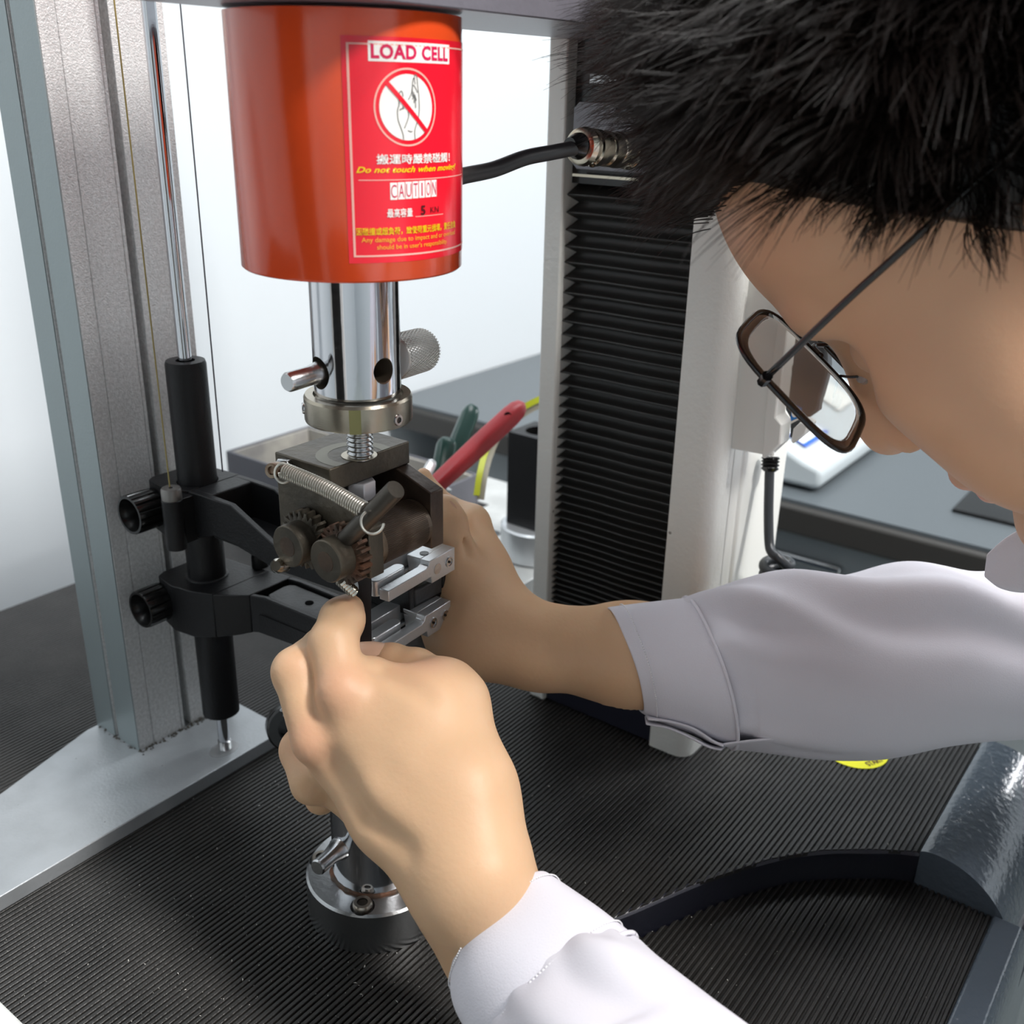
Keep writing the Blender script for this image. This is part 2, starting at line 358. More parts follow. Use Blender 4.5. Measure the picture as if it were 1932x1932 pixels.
# LOWER arm
zt=.1775
la=thing('extensometer',(rx,ry,.137),'lower black extensometer arm with worn inset plate, clamped round the sleeve','extensometer','extensometers')
def loft_poly(secs):
    return arm_body(secs)
low=[(.250,.022,.060,.141,zt),(.246,.014,.066,.139,zt),(.225,.010,.070,.137,zt),(.205,.013,.072,.137,zt),(.187,.0204,.076,.140,zt)]
ckl=MB().cyl((rx,ry,.10),(rx,ry,.30),.0154,n=48)
cb=obj('clamp_block', loft_poly(low), M_blk, la); cut(cb,ckl)
bv=cb.modifiers.new('bevel','BEVEL'); bv.width=.0015*S; bv.segments=2; bv.limit_method='ANGLE'; bv.angle_limit=.7
# neck (flares) and two rails with a recess between
obj('neck', loft_poly([(.187,.0204,.076,.140,zt),(.172,.030,.0785,.143,zt+.0003),(.163,.0365,.0790,.146,zt+.0005)]), M_blk, la, bevel=.001)
obj('side_rail', loft_poly([(.163,.0365,.0410,.146,zt+.0005),(.150,.0400,.0445,.149,zt+.001),(.0,.0440,.0485,.155,zt+.001)]), M_blk, la, bevel=.0008)
obj('side_rail', loft_poly([(.163,.0745,.0790,.146,zt+.0005),(.150,.0755,.0800,.149,zt+.001),(.0,.0765,.0810,.155,zt+.001)]), M_blk, la, bevel=.0008)
obj('arm_floor', loft_poly([(.164,.038,.078,.147,zt-.014),(.0,.045,.080,.155,zt-.014)]), M_blk, la)
ip=[(.0455,.150),(.0465,.154),(.050,.157),(.066,.1585),(.0715,.157),(.0740,.153),(.0755,.0),(.0488,.0)]
obj('inset_plate', MB().zprism(ip,zt-.0135,zt-.0015), M_blkgrey, la, bevel=.0015, label='worn grey inset plate with a small round hole')
obj('plate_hole', MB().cyl((.0595,.1215,zt-.0016),(.0595,.1215,zt-.0009),.0033,n=24), mat('hole_shade_black',(.002,.002,.002),.95,spec=.05), la)  # flat black disc paints the dark of a hole, nothing bored, no soot
obj('sleeve_collar', MB().lathe((rx,ry,zt-.002),(rx,ry,zt+.0012),[(.0148,0),(.0166,0),(.0166,1),(.0148,1)],40,cap=False), M_blkgrey, la)
knob(la,(.0135,.2405,.158),(-1,0,0))
obj('cord_anchor', MB().lathe((.077,.198,zt),(.077,.198,zt+.012),[(.007,0),(.007,.8),(.006,1)],20), M_blk, la, bevel=.0005)
obj('screw_boss', MB().cyl((.060,.060,.135),(.060,.060,.157),.008,n=24), M_blk, la)
# UPPER arm
zt=.2583
ua=thing('extensometer',(rx,ry,.215),'upper black extensometer arm stepping down towards the roller grip, silver button on its boss','extensometer','extensometers')
up=[(.250,.022,.060,.221,zt),(.246,.016,.064,.219,zt),(.225,.013,.066,.217,zt),(.204,.0205,.068,.219,zt)]
cb=obj('clamp_block', loft_poly(up), M_blk, ua); cut(cb,ckl)
bv=cb.modifiers.new('bevel','BEVEL'); bv.width=.0015*S; bv.segments=2; bv.limit_method='ANGLE'; bv.angle_limit=.7
obj('side_rail', loft_poly([(.204,.0205,.0268,.219,zt),(.180,.0215,.0275,.228,zt),(.160,.024,.029,.226,zt-.001),(.118,.0285,.0335,.216,.2345),(.0,.040,.045,.214,.2335)]), M_blk, ua, bevel=.0009)
obj('side_rail', loft_poly([(.204,.0620,.0680,.219,zt),(.180,.0635,.0690,.228,zt),(.160,.0650,.0700,.226,zt-.001),(.118,.0680,.0730,.216,.2345),(.0,.0740,.0790,.214,.2335)]), M_blk, ua, bevel=.0009)
obj('front_web', loft_poly([(.204,.0255,.0640,.219,zt),(.184,.0265,.0645,.226,zt)]), M_blk, ua, bevel=.0015)
obj('arm_floor', loft_poly([(.1845,.026,.064,.224,.229),(.0,.044,.0745,.214,.219)]), M_blk, ua)
obj('inset_plate', MB().zprism([(.0340,.118),(.0355,.128),(.041,.133),(.058,.134),(.0655,.130),(.0675,.120),(.0735,.0),(.0455,.0)],.2185,.2310), M_blkgrey, ua, bevel=.0015, label='worn grey inset plate')
knob(ua,(.0135,.2390,.2385),(-1,0,0))
an=np.array((.0066,.2045))
obj('cord_boss', MB().cyl((*an,.2165),(*an,.2560),.0078,n=32), M_blk, ua, bevel=.0006)
obj('boss_web', MB().box((.0066,.2045-.006,.2200),(.022,.2045+.007,.2562)), M_blk, ua, bevel=.0006)
obj('cord_button', MB().lathe((*an,.2562),(*an,.2650),[(.0074,0),(.0074,.85),(.0066,1),(.0015,1),(.0015,.8)],32), mat('dull_steel_button',(.22,.21,.20),.4,.8), ua, label='dull silver button')
# ---- silver jaws (children of their arms)
def jaws(arm, z, ang, x0j, y0j, variant):
    c,s_=math.cos(ang),math.sin(ang)
    T=lambda p:np.array((x0j+p[0]*c-p[1]*s_, y0j+p[0]*s_+p[1]*c, z+p[2]))
    def bar(name,poly,za,zb,m=M_jaw,bev=.0006,lab=None):
        mb=MB().prism(poly,lambda p:T((p[0],p[1],za)),lambda p:T((p[0],p[1],zb))); return obj(name,mb,m,arm,bevel=bev,label=lab)
    # front bar: slender nose, deeper head with pins. local x from nose (0) to head end (.090), y 0 = front face, + to the back
    mb=MB().prism([(.0,-.0075),(.0,0.0),(.0385,.0),(.041,.0015),(.042,.0045),(.070,.0045),(.070,-.0125),(.0445,-.0125),(.0435,-.0075)],
        lambda p:T((p[0],0,p[1])), lambda p:T((p[0],.0075,p[1])))
    obj('front_jaw_bar',mb,M_jaw,arm,bevel=.0005)
    mb=MB().prism([(.042,.0045),(.070,.0045),(.070,-.0125),(.0445,-.0125)],lambda p:T((p[0],.0075,p[1])), lambda p:T((p[0],.019,p[1])))
    obj('jaw_head',mb,M_jaw,arm,bevel=.0005)
    for i,xx in enumerate((.0505,.0635)):
        q=T((xx,0,-.0040)); a=T((0,-1,0))-T((0,0,0))
        mb=MB().lathe(q-a*.0002,q+a*.0007,[(.0036,0),(.0036,1),(.0029,1),(.0027,.4)] if (variant or i) else [(.0038,0),(.0038,.6),(.0034,.6)],24); obj('jaw_pin',mb,M_steel,arm)
        if variant or i:
            obj('pin_socket',MB().cyl(q+a*.0003,q+a*.0009,.0009,n=8),M_plast,arm)
    if not variant:
        for xx,yy in ((.0500,.0105),(.0650,.0150)):
            q=T((xx,yy,.0046)); obj('head_hole',MB().cyl(q-np.array((0,0,.001)),q+np.array((0,0,.0003)),.0031,n=24),M_plast,arm)
    # slider nose with rounded ends, behind the front bar
    sl=circ(.026,.0135,.0042,10,-PI/2,PI/2)+circ(.004,.0135,.0042,10,PI/2,3*PI/2)
    bar('slider',sl,-.0075,.0035)
    # long back bar and connecting web
    bar('back_jaw_bar',[(.000,.0215),(.056,.0215),(.062,.026),(.062,.034),(.0,.034)],-.006,.006)
    bar('web',[(.034,.019),(.068,.0195),(.070,.034),(.034,.034)],-.009,-.0065)
    bar('carrier_block',[(.018,.0345),(.070,.0345),(.070,.066),(.018,.066)],-.014,-.002, M_blkgrey)
jaws(ua,.2500,math.radians(4),.0065,-.0135,0)
jaws(la,.2140,math.radians(4),-.0015,-.0165,1)
# =================================================================== BASE ADAPTER (lower)
ba=thing('base_adapter',(0,0,0),'round steel flange with short chromed post bolted on the ribbed mat','adapter')
obj('flange', MB().lathe((0,0,0),(0,0,.0325),[(.0485,0),(.0485,.95),(.0470,1),(.0305,1)],96), mat('turned_steel',(.45,.46,.47),.28,1.,bump=.1,bscale=400), ba)
obj('weld_grime_ring', MB().lathe((0,0,.0322),(0,0,.0345),[(.0325,0),(.0318,.7),(.0305,1),(.0300,1)],96,rad=lambda k,th:1+.02*math.sin(th*17)*math.sin(th*7+1)), M_rust, ba, label='thin rusty ring at the post foot')
obj('post', MB().lathe((0,0,.0325),(0,0,.135),[(.0302,0),(.0302,.04),(.0298,.05),(.0298,1),(.022,1)],96), M_chrome, ba)
obj('post_slot', MB().box((-.0015,-.0305,.047),(.011,-.0285,.115)), M_plast, ba)
def bolt(parent,p,r,h=.0008):
    p=np.array(p,float); o=obj('cap_screw', MB().lathe(p,p+np.array((0,0,.004)),[(r,0),(r,.7),(r*.88,1),(r*.55,1),(r*.55,.3)],32), mat('screw_steel',(.40,.36,.31),.28,1.), parent)
    obj('hex_socket', MB().lathe(p+np.array((0,0,.0005)),p+np.array((0,0,.0032)),[(r*.55,0),(r*.55,1)],6,ph=.3), mat('socket_dark',(.04,.032,.025),.5,.5), o)
    obj('counterbore', MB().lathe(p-np.array((0,0,.0002)),p+np.array((0,0,.0006)),[(r*1.25,0),(r*1.25,1),(r,1)],32), M_plast, o)
for k in range(4):
    a=math.radians(211+90*k); bolt(ba,(.0395*math.cos(a),.0395*math.sin(a),.0322),.0066)
def clevis_pin(parent, p_tip, p_in, r1=.0055,r2=.0080):
    obj('pin', MB().lathe(p_tip,p_in,[(r1*.85,0),(r1,.03),(r1,.36),(r2*.93,.60),(r2,.63),(r2*.97,.645),(r2,.66),(r2,1.)],32), M_steel, parent)
clevis_pin(ba, P(598,1638,.668), P(662,1583,.700))
# lower grip body above (dark, mostly behind the hand)
lg=thing('roller_grip',(0,0,.135),'lower dark steel roller grip hidden behind the near hand, above the base post','grip','roller grips')
obj('lock_ring', MB().lathe((0,0,.1352),(0,0,.147),[(.028,0),(.030,.1),(.030,.9),(.028,1)],64), M_rim, lg)
obj('bottom_plate', MB().box((-.024,-.020,.1475),(.024,.024,.158)), M_grip, lg, bevel=.001)
obj('cheek', MB().box((-.022,-.020,.158),(-.013,.022,.185)), M_grip, lg, bevel=.001)
obj('cheek', MB().box((.013,-.020,.158),(.022,.022,.185)), M_grip, lg, bevel=.001)
obj('knurled_roller', MB().cyl((-.013,0,.176),(.013,0,.176),.0095,n=40), M_grip_in, lg)
# black clip behind the hand, left
cp=thing('black_clamp_ring',(0.03,.10,0.0),'small black ring clamp with fine spring peeking out left of the near hand','clamp')
c0=P(548,1372,.80)
ORG[cp.name]=np.array(c0); cp.location=tuple(c0)
tn=nz(R@np.array((.35,.1,-1)))
obj('clamp_body', MB().lathe(c0-tn*.012,c0+tn*.004,[(.017,0),(.0185,.2),(.0185,.9),(.017,1),(.010,1),(.010,.2)],40), M_plast, cp)
hx=[P(536,1335,.79)+R@np.array((.004*math.cos(t),.004*math.sin(t)*.5,.0))+R@np.array((0.0015*t*.25,.0016*t*.4,0)) for t in np.linspace(0,8*PI,90)]
obj('fine_spring', MB().tube(hx,.0005,6), M_steel, cp)
# =================================================================== LOAD TRAIN (upper)
lc=thing('load_cell',(0,0,.449),'large glossy orange load cell cylinder with red warning label hanging from crosshead','load cell')
RL=.0597
obj('cover', MB().lathe((0,0,.4490),(0,0,.573),[(.030,.012),(.054,0),(.0585,.002),(RL,.012),(RL,1)],160,cap=False), M_orange, lc, sharp=60)
obj('underside', MB().cyl((0,0,.4505),(0,0,.4515),.0555,n=64), M_orange, lc)
def Lc(px,py):   # where the sight line through a pixel meets the cylinder: (angle, z)
    r=ray(px,py); a=r[0]**2+r[1]**2; b_=2*(CAM[0]*r[0]+CAM[1]*r[1]); c=CAM[0]**2+CAM[1]**2-RL**2
    t=(-b_-math.sqrt(max(0,b_*b_-4*a*c)))/(2*a); p=CAM+r*t; return math.atan2(p[1],p[0]),p[2]
A0,_=Lc(655,280)
ZT=Lc(648,66)[1]; ZB=Lc(664,497)[1]; A1=A0+math.radians(84)
def cyl_pt(a,z,off): return ((RL+off)*math.cos(a),(RL+off)*math.sin(a),z)
def curved_patch(a0,a1,z0,z1,off,n=24): 
    return MB().grid([[cyl_pt(a,z,off) for a in np.linspace(a0,a1,n)] for z in (z0,z1)])
lab=obj('warning_label', curved_patch(A0-.02,A1,ZB,ZT,.00025,60), M_lab, lc, sharp=0, label='red warning label with white and yellow lettering')
O2=.0004; O3=.00055
# white outline of the label
bw=.0011
br=MB()
for (a0,a1,z0,z1) in ((A0+.02,A0+.02+bw/RL,ZB+.003,ZT-.003),(A0+.02,A1-.03,ZB+.003,ZB+.003+bw*.8),(A0+.02,A1-.03,ZT-.003-bw*.6,ZT-.003),(A1-.03-bw/RL,A1-.03,ZB+.003,ZT-.003)):
    q=curved_patch(a0,a1,z0,z1,O2,40); br.add(q.v,q.f)
obj('label_border', br, mat('label_pinkish_line',(.85,.45,.38),.3), lab, sharp=0)
def text_mesh(txt, shear=0, offset=0.0, spacing=1.0):
    cu=bpy.data.curves.new('t','FONT'); cu.body=txt; cu.size=1; cu.shear=shear; cu.offset=offset; cu.resolution_u=3; cu.space_character=spacing
    o=bpy.data.objects.new('t',cu); sc.collection.objects.link(o)
    dg=bpy.context.evaluated_depsgraph_get(); me=bpy.data.meshes.new_from_object(o.evaluated_get(dg))
    bm=bmesh.new(); bm.from_mesh(me); bmesh.ops.triangulate(bm,faces=bm.faces)
    for _ in range(1): bmesh.ops.subdivide_edges(bm,edges=[e for e in bm.edges if e.calc_length()>.35],cuts=1,use_grid_fill=False)
    bmesh.ops.triangulate(bm,faces=bm.faces)
    V=np.array([v.co[:] for v in bm.verts]); Fc=[tuple(v.index for v in f.verts) for f in bm.faces]; bm.free()
    bpy.data.objects.remove(o); bpy.data.curves.remove(cu); bpy.data.meshes.remove(me)
    return V,Fc
def label_text(name,txt,pxl,pyl,pxr,pyr,hpx,m,shear=0,offset=0,off=O3,spacing=1.0,parent=None,bold=0):
    """lettering fitted between two pixel columns on the cylinder; pyl/pyr = vertical middle at each end, hpx = glyph height"""
    V,Fc=text_mesh(txt,shear,offset,spacing)
    lo=V.min(0); hi=V.max(0); a0,z0=Lc(pxl,pyl); a1,z1=Lc(pxr,pyr); zc=(z0+z1)/2; hz=abs(Lc((pxl+pxr)/2,(pyl+pyr)/2-hpx/2)[1]-Lc((pxl+pxr)/2,(pyl+pyr)/2+hpx/2)[1])
    if a1<a0: a1+=2*PI
    if bold:
        n0=len(V); V=np.concatenate([V+np.array((dx,dy,0)) for dx,dy in ((0,0),(bold,0),(0,bold),(bold,bold))]); Fc=[tuple(i+k*n0 for i in f) for k in range(4) for f in Fc]
    W=[]
    for v in V:
        t=(v[0]-lo[0])/(hi[0]-lo[0]); s_=(v[1]-lo[1])/(hi[1]-lo[1])-.5
        W.append(cyl_pt(a0+(a1-a0)*t, zc+hz*s_, off))
    return obj(name,(W,Fc),m,parent or lab,sharp=0)
def pa(px,py): a,z=Lc(px,py); return a,z
def quad_patch(px0,py0,px1,py1,h,off):
    a0,z0=Lc(px0,py0); a1,z1=Lc(px1,py1); zc=(z0+z1)/2; return curved_patch(a0,a1,zc-h/2,zc+h/2,off,20)
HZ=lambda px,py,h: abs(Lc(px,py-h/2)[1]-Lc(px,py+h/2)[1])
obj('heading_panel', quad_patch(694,98,846,101,HZ(760,98,38),O2), M_labw, lab, sharp=0)
label_text('heading_lettering','LOAD CELL',699,97,843,102,28,mat('label_crimson',(.62,.01,.08),.3),0,.038,O3,spacing=1.08)
# prohibition sign
ac,zc=Lc(769,203); rr0=(Lc(769,129)[1]-Lc(769,277)[1])/2
def disc(a,z,r0,r1,off,a_s=0,n=64):
    rows=[[cyl_pt(a+rad*math.cos(t)/RL,z+rad*math.sin(t),off) for t in np.linspace(0,2*PI,n+1)[:-1]] for rad in (max(r0,1e-5),(r0+r1)/2,r1)]
    return MB().grid(rows,closed=True)
obj('sign_rim', disc(ac,zc,rr0*.955,rr0,O2), mat('label_pinkish_line',(1,1,1)), lab, sharp=0)
obj('sign_disc', disc(ac,zc,0,rr0*.845,O2), M_labw, lab, sharp=0)
def stroke(pts,wd,off):
    mb=MB(); L=[];Rr=[]
    pts=[np.array(p,float) for p in pts]
    for k,p in enumerate(pts):
        t=nz(pts[min(k+1,len(pts)-1)]-pts[max(k-1,0)]); nn=np.array((-t[1],t[0]))
        for arr,sg in ((L,1),(Rr,-1)): q=p+nn*wd*sg; arr.append(cyl_pt(ac+q[0]/RL,zc+q[1],off))
    return mb.grid([L,Rr])
q=rr0*.87; obj('sign_slash', stroke([(-q*.707+q*1.414*t,q*.707-q*1.414*t) for t in np.linspace(0,1,16)],rr0*.062,O3+.0001), M_lab, lab, sharp=0)
def hp(x,y): return ((x-1085)/530*rr0*.98,-(y-815)/530*rr0*.84*1.0)   # drawing measured on an enlarged view of the sign
hand=[[(1000,1330),(990,1240),(950,1120),(915,1010),(908,900),(915,830),(935,780),(935,690)],[(940,600),(955,565),(975,555),(995,580),(1003,640)],[(940,855),(975,835),(1020,825)],[(1000,790),(1000,830)],
      [(1200,1330),(1195,1200),(1215,1120),(1245,1040),(1270,960),(1285,850),(1285,750),(1280,620),(1262,470),(1250,340),(1230,290),(1205,300),(1205,360)],[(1165,640),(1165,470),(1175,380),(1190,340),(1205,380),(1215,440)],
      [(1090,690),(1140,600),(1155,540),(1165,470),(1190,460),(1220,500),(1255,570)],[(1190,560),(1180,650),(1155,680)],[(1205,600),(1190,740)],[(1205,600),(1235,700)],[(1215,620),(1220,820)],[(1085,870),(1090,960),(1060,1050),(1015,1150)],[(1075,1185),(1120,1205),(1155,1200)]]
hl=MB()
for s_ in hand:
    q_=stroke(catmull([hp(*p) for p in s_],4),.00022,O3); hl.add(q_.v,q_.f)
obj('hand_drawing', hl, M_labg, lab, sharp=0)
label_text('chinese_lettering','搬運時嚴禁碰觸！',710,303,846,294,18,M_labw,bold=.035)
label_text('italic_lettering','Do not touch when moving!',672,324,857,313,15,M_laby,.35,.02,spacing=1.02)
a_,z_=Lc(672,340); obj('rule_line', curved_patch(A0+.08,A1-.12,z_-.0002,z_+.0002,O2,30), mat('label_pinkish_line',(1,1,1)), lab, sharp=0)
ax0=[735,749.5,763.5,777,789,801,812,823]
for i,chh in enumerate('CAUTION'):
    l_,r_=ax0[i]+.8,ax0[i+1]-.6; yy=361-(i*.95)
    obj('caution_tile', quad_patch(l_,yy,r_,yy-.5,HZ(780,360,32),O2), M_labw, lab, sharp=0)
    label_text('caution_letter',chh,l_+(1.5 if chh!='I' else 4.2),yy,r_-(1.2 if chh!='I' else 4.2),yy-.5,25,mat('label_crimson',(1,1,1)),0,-.004)
label_text('chinese_lettering','最高容量',730,405,777,398,16,M_labw,bold=.035)
label_text('capacity_number','5',793,397,801.5,396,18,M_labd,0,.03)
label_text('capacity_unit','KN',811,396,826,394,11,M_labd,0,-.004)
obj('rule_line', quad_patch(783,409,835,403,.0003,O2), mat('label_pinkish_line',(1,1,1)), lab, sharp=0)
label_text('chinese_lettering','因碰撞或超負荷，致使荷重元損壞，責任自負',672,439,857,421,14,M_laby,bold=.03)
label_text('small_lettering','Any damage due to impact and or overload',682,456,856,437,12,mat('label_amber',(.85,.38,.03),.3),0,.008)
label_text('small_lettering','should be in user\'s responsibility.',711,468,842,455,12,mat('label_amber',(1,1,1)),0,.008)
# crosshead
cr=thing('crosshead',(.1,0,.5735),'grey and orange crosshead beam across the top of the frame','crosshead')
obj('beam_plate', MB().box((-.2895,-.0665,.5748),(.2895,.046,.590)), mat('purple_grey_metal',(.20,.19,.22),.35,.3,bump=.2,bscale=300), cr, bevel=.0008)
obj('orange_cover', MB().box((-.288,-.0655,.5905),(.288,.070,.70)), M_orange, cr, bevel=.002)
obj('rear_bar', MB().box((-.2895,.0755,.5795),(.2895,.09,.62)), mat('pale_bar_paint',(.55,.57,.60),.4), cr, bevel=.0008)
# grip adapter: chromed coupling
ga=thing('grip_adapter',(0,0,.36),'chromed cylindrical coupling under the load cell with a cross pin and bronze lock ring','adapter')
coup=obj('coupling', MB().lathe((0,0,.3770),(0,0,.4510),[(.0235,0),(.0248,.012),(.0250,.03),(.0250,1)],128), M_chrome, ga)
# through hole with bevelled rim
hc=P(734,703,.5655); hd=nz(np.array((hc[0],hc[1],0)))
hcc=hd*.0250+np.array((0,0,hc[2]))
M_holein=mat('hole_inside',(.20,.16,.12),.4,.7)
tgt=hcc-nz(hcc)*.02
cut(coup, MB().lathe(hcc-hd*.024,hcc+hd*.006,[(.0068,0),(.0068,.77),(.0090,.87),(.0090,1)],40), M_holein)
pin_p=P(622,700,.575); pd_=nz(P(640,692,.583)-P(541,722,.553)); 
cut(coup, MB().cyl(P(640,692,.583)+pd_*.010,P(541,722,.553),.0092,n=40), M_holein)
clevis_pin(ga, P(541,722,.553), P(640,692,.583)+pd_*.008)
k0=P(752,672,.606); k1=P(792,661,.632)
kd=nz(k1-k0)
def knurl(k,th): return 1
obj('knurled_knob', MB().lathe(k0-kd*.012,k1+kd*.0035,[(.0128,0),(.0132,.02),(.0132,.93),(.0118,1)],64), mat('knurled_steel',(.60,.59,.56),.38,.8), ga)
kn=MB(); a_,u_,v_=frame_on(k0,kd); LK=np.linalg.norm(k1-k0)+.0115
for sgn in (1,-1):
    for i in range(44):
        pts=[k0-kd*.010+kd*LK*t+(u_*math.cos(2*PI*i/44+sgn*t*1.1)+v_*math.sin(2*PI*i/44+sgn*t*1.1))*.0133 for t in np.linspace(0,1,10)]
        kn.tube(pts,.00026,4,cap=False)
obj('knurling', kn, mat('knurled_steel',(1,1,1)), ga, label='crossed knurl ridges', sharp=0)
obj('lock_ring', MB().lathe((0,0,.3606),(0,0,.3768),[(.0285,0),(.0308,.05),(.0312,.12),(.0312,.90),(.0302,1),(.0258,1),(.0250,.8)],128), M_rim, ga, sharp=25)
def wall_patch(parent,name,ang,z0,z1,halfw,R0,m):
    mb=MB().grid([[((R0)*math.cos(a),(R0)*math.sin(a),z) for a in np.linspace(ang-halfw/R0,ang+halfw/R0,6)] for z in (z0,z1)]); return obj(name,mb,m,parent)
pn=Lc(646,795)[0]
wall_patch(ga,'ring_notch',math.radians(225.5-4),.3612,.3752,.0033,.03135,mat('notch_brass',(.24,.22,.10),.35,.9))
def ring_screw(ang,z):
    dd=np.array((math.cos(ang),math.sin(ang),0)); p=dd*.0305+np.array((0,0,z))
    o=obj('set_screw', MB().lathe(p,p+dd*.0017,[(.0034,0),(.0034,.6),(.0030,1),(.0018,1),(.0016,.2)],24), M_steel, ga); obj('hex_socket', MB().cyl(p+dd*.0006,p+dd*.0012,.0017,n=6), M_plast, o)
ring_screw(math.radians(225.5+44),.3665); ring_screw(math.radians(225.5-84),.369)
prof=[]; nt=9
for i in range(nt): prof+=[(.0066,(i+.0)/nt),(.0078,(i+.35)/nt),(.0078,(i+.5)/nt),(.0066,(i+.85)/nt)]
obj('threaded_stud', MB().lathe((0,0,.336),(0,0,.362),prof,40), M_steel, ga, sharp=60)
# =================================================================== ROLLER GRIP (upper)
ug=thing('roller_grip',(0,0,.27),'upper dark oily steel roller grip with geared rollers, lever and spring','grip','roller grips')
XA0,XA1,XB0,XB1=-.028,-.0165,.0275,.039
zp=.338
obj('top_plate', MB().box((XA0,-.0035,.3235),(XB1,.0435,zp)), M_grip, ug, bevel=.0008)
obj('stud_washer_ring', MB().lathe((0,.001,zp),(0,.001,zp+.0004),[(.0106,0),(.0106,1),(.0085,1)],40), M_rim, ug)
obj('worn_ring', MB().grid([[(r_*math.cos(t),max(-.0031,.004+r_*math.sin(t)),zp+.0001) for t in np.linspace(0,2*PI,61)[:-1]] for r_ in (.0165,.019,.0215,.0235)],closed=True), mat('worn_steel_ring',(.14,.13,.095),.35,.7), ug)
cheek=[(.0433,.3235),(-.0035,.3235),(-.0035,.3225),(-.0335,.3145),(-.0335,.2775),(.0433,.2745)]
cheek=[(.0433,.3232),(-.0035,.3232),(-.0330,.3085),(-.0330,.2775),(.0433,.2745)]
obj('cheek', MB().xprism(cheek,XA0+.0002,XA1), M_grip, ug, bevel=.0008)
cheekB=[(.0433,.3232),(-.0020,.3232),(-.0310,.3135),(-.0310,.2765),(.0433,.2745)]
obj('cheek', MB().xprism(cheekB,XB0,XB1), M_grip_in, ug, bevel=.0008)
obj('back_web', MB().box((XA1,.0330,.276),(XB0,.0430,.3232)), M_grip, ug)
nb=MB(); hexnut(nb,(0.000,.0015,.3110),(0.000,.0015,.3230),.0098); obj('hex_nut', nb, mat('zinc_nut',(.62,.61,.64),.35,.4), ug, bevel=.0005)
Y1,Y2,ZR=.0140,-.0178,.2915
for yy,nm in ((Y1,'a'),(Y2,'b')):
    o=obj('knurled_roller', MB().lathe((XA1+.0005,yy,ZR),(XB0-.0005,yy,ZR),[(.0145,0),(.0150,.02),(.0150,.98),(.0145,1)],72), mat('tan_roller_steel',(.13,.095,.065),.4,.6,bump=.3,bscale=500,var=.3,vscale=60), ug)
    kn=MB()
    for i in range(90):
        th=2*PI*i/90; kn.box((XA1+.004,-.0003,.0148),(XB0-.004,.0003,.01535),M=lambda v,th=th,yy=yy:np.array((v[0],yy+v[1]*math.cos(th)-v[2]*math.sin(th),ZR+v[1]*math.sin(th)+v[2]*math.cos(th))))
    obj('knurling', kn, M_grip_in, o, sharp=0)
# holes on the roller seen between the cheeks
hp_=P(767,984,.634)
obj('roller_hole', MB().lathe(P(767,984,.6105),P(767,984,.6135),[(.0015,0),(.0030,.3),(.0030,1)],16), mat('hole_inside',(1,1,1)), ug)
# outer hub discs and gears
def gear(yy,x0_,x1_,r,nt,parent,ph=0,m=M_rust):
    n=nt*6
    def rad(k,th):
        f=(th*nt/(2*PI)+ph)%1; return 1 if f<.42 else (.80 if f>.55 else 1-.2*(f-.42)/.13)
    return obj('gear', MB().lathe((x0_,yy,ZR),(x1_,yy,ZR),[(r*.9,0),(r,.06),(r,.94),(r*.9,1)],n,rad=rad), m, parent, sharp=20)
gear(Y1,-.0365,-.0282,.0182,22,ug,0,M_grip); gear(Y2,-.0365,-.0282,.0182,22,ug,.5,M_rust)
def hub(yy,xa,xb,r,m):
    o=obj('hub_disc', MB().lathe((xa,yy,ZR),(xb,yy,ZR),[(.0062,0),(.0075,.0),(r*.95,0),(r,.06),(r,1)],64), m, ug, sharp=25)
    obj('hub_bush', MB().lathe((xa-.0003,yy,ZR),(xa+.003,yy,ZR),[(.0052,0),(.0060,0),(.0064,.3)],40), M_grip_in, o)
hub(Y1,-.0480,-.0362,.0128,M_grip); hub(Y2,-.0480,-.0362,.0128,M_grip)
# lever
l0=P(637,1034,.588); l1=P(747,923,.546)
ld=nz(l1-l0)
obj('lever', MB().lathe(l0,l1,[(.0040,0),(.0052,.06),(.0056,.3),(.0056,.985),(.0052,1)],32), mat('lever_steel',(.07,.062,.052),.4,.6,bump=.2,bscale=400), ug)
obj('lever_boss', MB().lathe(l0-ld*.004,l0+ld*.010,[(.0062,0),(.0070,.3),(.0058,1)],32), M_rust, ug)
# spring bolt, nut and spring
sb0=P(512,888,.589); sb1=P(556,880,.612)
obj('spring_bolt', MB().lathe(sb0,sb1,[(.0026,.06),(.0026,0),(.0044,0),(.0047,.05),(.0047,.26),(.0031,.27),(.0031,1)],28), mat('old_bolt',(.30,.24,.18),.35,.9,vcol2=(.16,.09,.06),vscale=300), ug)
sn=MB(); hexnut(sn,sb0+(sb1-sb0)*.42,sb0+(sb1-sb0)*.66,.0063); obj('hex_nut', sn, M_steel, ug, bevel=.0003)
s0=P(536,888,.588); s1=P(687,962,.564)
mid=(s0+s1)/2+R@np.array((.0005,-.0012,0))
path=catmull([s0,mid,s1],40); path=np.array(path)
cum=np.concatenate([[0],np.cumsum(np.linalg.norm(np.diff(path,axis=0),axis=1))]); Ls=cum[-1]
turns=36; hel=[]
for t in np.linspace(0,1,turns*14):
    p=np.array([np.interp(t*Ls,cum,path[:,k]) for k in range(3)]); tt=nz(np.array([np.interp(min(1,t+.02)*Ls,cum,path[:,k]) for k in range(3)])-np.array([np.interp(max(0,t-.02)*Ls,cum,path[:,k]) for k in range(3)]))
    u=nz(np.cross(tt,(0,0,1))); v=np.cross(tt,u); th=t*turns*2*PI; hel.append(p+(u*math.cos(th)+v*math.sin(th))*.0043)
obj('coil_spring', MB().tube(hel,.00066,6), mat('bright_spring',(.66,.64,.58),.36,.9), ug)
hk=[]; hcn=P(703,985,.5555)
